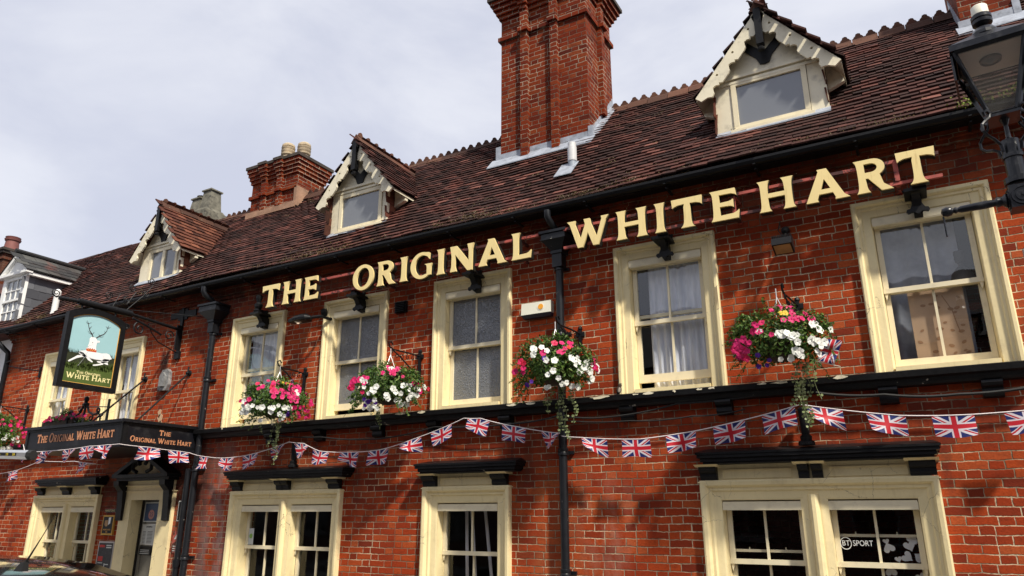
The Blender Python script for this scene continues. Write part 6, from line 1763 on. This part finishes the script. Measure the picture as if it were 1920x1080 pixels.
# ------------------------------------------------------------------ houses across the street (seen only in reflections)
OH = thing('opposite_house', 'plain brick terrace across the street facing the pub', 'house', (0, -16, -.1))
m_ = MB(); m_.box(-45, 30, -23, -15.4, -.1, 6.2); m_.build('wall', 'opposite_brick', OH)
m_ = MB(); m_.prism([(-23.3, 6.2), (-15.1, 6.2), (-19.2, 9.2)], lambda p, q_, t: (t, p, q_), -45.2, 30.2); m_.build('roof', 'slate', OH)
x = -43
while x < 28:
    for z in (.9, 3.9):
        m_ = MB(); m_.box(x, x + 1.1, -15.4, -15.34, z, z + 1.5); m_.box(x - .08, x + 1.18, -15.4, -15.30, z - .1, z - .001)
        W_ = m_.build('window', 'far_frame', OH); m_ = MB(); m_.box(x + .07, x + .52, -15.34, -15.33, z + .07, z + 1.43); m_.box(x + .58, x + 1.03, -15.34, -15.33, z + .07, z + 1.43); m_.build('pane', 'car_glass', W_)
    x += 3.4

# ------------------------------------------------------------------ parked car, van with pipe tube
def loft(mb, secs):
    n = len(secs[0]); i0 = len(mb.v)
    for s_ in secs: mb.v += [tuple(p) for p in s_]
    for i in range(len(secs) - 1):
        for k in range(n - 1):
            mb.f.append((i0 + i * n + k, i0 + (i + 1) * n + k, i0 + (i + 1) * n + k + 1, i0 + i * n + k + 1)); mb.mi.append(mb.cur)
    mb.f.append(tuple(i0 + k for k in range(n))); mb.mi.append(mb.cur)
    mb.f.append(tuple(i0 + (len(secs) - 1) * n + k for k in range(n - 1, -1, -1))); mb.mi.append(mb.cur)


def wheel(parent, x, y, z, r, wd2, side):
    t_ = MB(); t_.lathe([(r * .62, -wd2), (r * .95, -wd2), (r, -wd2 * .7), (r, wd2 * .7), (r * .95, wd2), (r * .62, wd2)], (x, y, z), 24, (0, 1, 0)); W_ = t_.build('wheel', 'rubber', parent, smooth=True)
    t_ = MB(); t_.lathe([(r * .62, 0), (r * .6, .02), (r * .2, .0), (r * .15, .03), (0, .03)], (x, y + side * (wd2 - .02), z), 20, (0, side, 0)); t_.build('rim', 'silver', W_)


CARX, CARY, CG = -5.55, -5.02, -.25
CR = thing('parked_car', 'glossy black hatchback with a roof aerial parked at the lower left', 'car', (CARX, CARY, CG))
top = [(-2.0, .95, .80), (-1.45, 1.05, .84), (-.95, 1.10, .86), (-.45, 1.50, .70), (.05, 1.60, .64), (.6, 1.625, .62), (1.15, 1.60, .62), (1.6, 1.53, .63), (1.85, 1.44, .66), (2.0, 1.15, .80), (2.08, .95, .82)]
secs = []
for dx, h, hwid in top:
    pts = []
    belt = min(h, .98); w_ = .86 * (1 - .08 * max(0, abs(dx) - 1.3))
    half = [(w_ * .9, .20), (w_, .35), (w_ * 1.0, .62), (w_ * .985, belt - .06), (w_ * .95, belt)]
    if h > belt + .1:
        half += [((w_ * .95) * .5 + hwid * .5 + .03, (belt + h) / 2), (hwid, h - .07), (hwid - .06, h - .02), (hwid * .5, h), (0, h + .008)]
    else:
        half += [(w_ * .92, h + .005), (w_ * .88, h + .01), (w_ * .8, h + .02), (w_ * .5, h + .03), (0, h + .035)]
    ring_ = [(CARX + dx, CARY - a, CG + b2) for a, b2 in half] + [(CARX + dx, CARY + a, CG + b2) for a, b2 in half[-2::-1]]
    secs.append(ring_)
m_ = MB(); loft(m_, secs); cb_ = m_.build('body', 'car_paint', CR, smooth=True)
for sg in (-1, 1):
    m_ = MB(); m_.poly([(CARX - .80, CARY + sg * .845, CG + 1.0), (CARX + 1.75, CARY + sg * .845, CG + 1.0), (CARX + 1.45, CARY + sg * .705, CG + 1.46), (CARX + .0, CARY + sg * .715, CG + 1.50), (CARX - .38, CARY + sg * .75, CG + 1.38)])
    m_.build('side_window', 'car_glass', CR)
    pass
for x_, sg in ((-1.25, -1), (-1.25, 1), (1.3, -1), (1.3, 1)): wheel(CR, CARX + x_, CARY + sg * .78, CG + .31, .31, .10, sg)
m_ = MB(); bx_, by_, bz_ = -4.02, -5.06, CG + 1.605
m_.hexa([(bx_ - .04, by_ - .018, bz_ - .02), (bx_ + .03, by_ - .018, bz_ - .02), (bx_ + .03, by_ + .018, bz_ - .02), (bx_ - .04, by_ + .018, bz_ - .02)], [(bx_ + .0, by_ - .010, bz_ + .022), (bx_ + .035, by_ - .010, bz_ + .026), (bx_ + .035, by_ + .010, bz_ + .026), (bx_ + .0, by_ + .010, bz_ + .022)])
m_.tube([(bx_ + .02, by_, bz_ + .015), (bx_ + .055, by_, bz_ + .055), (bx_ + .13, by_, bz_ + .145), (bx_ + .20, by_, bz_ + .235)], [.006, .0045, .0022, .0016], 8); m_.build('aerial', 'rubber', CR)

VN = thing('parked_van', 'white panel van parked beyond the left edge carrying a pipe tube', 'van', (-15.5, -2.7, -.22))
vx0, vx1, vy0, vy1 = -17.6, -12.9, -3.75, -1.85
m_ = MB(); m_.prism([(vx1, .25), (vx1, 1.9), (vx1 - .08, 2.12), (vx0 + 1.3, 2.12), (vx0 + .55, 1.35), (vx0 + .05, 1.1), (vx0, .25)][::-1], lambda a, b2, d: (a, d, b2), vy0, vy1); m_.build('body', 'van_paint', VN)
m_ = MB(); m_.prism([(vx0 + .62, 1.38), (vx0 + 1.28, 2.02), (vx0 + 1.9, 2.02), (vx0 + 1.9, 1.38)], lambda a, b2, d: (a, d, b2), vy0 - .004, vy1 + .004); m_.build('cab_window', 'car_glass', VN)
for x_, y_, sg in ((vx0 + .8, vy0 + .05, -1), (vx0 + .8, vy1 - .05, 1), (vx1 - 1, vy0 + .05, -1), (vx1 - 1, vy1 - .05, 1)): wheel(VN, x_, y_, .12, .34, .11, sg)
m_ = MB()
for x_ in (-16, -14.6, -13.2): m_.box(x_, x_ + .05, vy0 + .1, vy1 + .1, 2.22, 2.27); m_.box(x_, x_ + .05, vy0 + .1, vy0 + .15, 2.1, 2.22); m_.box(x_, x_ + .05, vy1 - .15, vy1 - .1, 2.1, 2.22)
m_.build('roof_rack', 'silver', VN)
TB = thing('pipe_tube', 'silver roof rack tube with a black and yellow strip and black end cap', 'pipe carrier', (-10.9, -1.62, 2.36))
e1 = Vector((-10.73, -1.66, 2.385)); e0 = Vector((-13.6, -1.92, 2.52))
du_ = (e1 - e0).normalized(); nf = Vector((0, -1, 0)); nf = (nf - du_ * nf.dot(du_)).normalized(); uz = nf.cross(du_); uz = uz if uz.z > 0 else -uz
def oct_(p, r_, k=.42): return [p + nf * a * r_ + uz * b2 * r_ for a, b2 in ((1, -k), (1, k), (k, 1), (-k, 1), (-1, k), (-1, -k), (-k, -1), (k, -1))]
m_ = MB(); a_, b2_ = oct_(e0, .062), oct_(e1, .062); m_.mesh(a_ + b2_, [(i, (i + 1) % 8, 8 + (i + 1) % 8, 8 + i) for i in range(8)] + [tuple(range(8)), tuple(range(15, 7, -1))]); m_.build('tube', 'silver', TB)
m_ = MB(); a_, b2_ = oct_(e1 + du_ * .001, .066), oct_(e1 + du_ * .075, .058); m_.mesh(a_ + b2_, [(i, (i + 1) % 8, 8 + (i + 1) % 8, 8 + i) for i in range(8)] + [tuple(range(8)), tuple(range(15, 7, -1))]); m_.build('end_cap', 'rubber', TB)
m_ = MB(); o_ = nf * .0635; a_, b2_ = e0 + o_, e1 - du_ * .20 + o_; m_.poly([a_ - uz * .02, b2_ - uz * .02, b2_ + uz * .02, a_ + uz * .02]); m_.build('label_strip', 'sign_black', TB)
m_ = MB(); o_ = nf * .0645; c_ = e1 - du_ * .30 + o_
for k in range(2): p_ = c_ + du_ * (.02 + .03 * k); m_.poly([p_ - uz * .017, p_ + du_ * .014 - uz * .017, p_ + du_ * .026, p_ + du_ * .014 + uz * .017, p_ + uz * .017, p_ + du_ * .012])
for s_, sz, off, dz in (('VAN', .026, -.10, .007), ('GUARD', .017, -.10, -.011), ("Tradesman's Business", .026, -.36, -.001)):
    vs, fs = font_mesh(s_, sz); m_.mesh([c_ + du_ * (off + v[0]) + uz * (v[1] + dz) + nf * v[2] for v in vs], fs)
m_.build('label_print', 'yellow', TB)
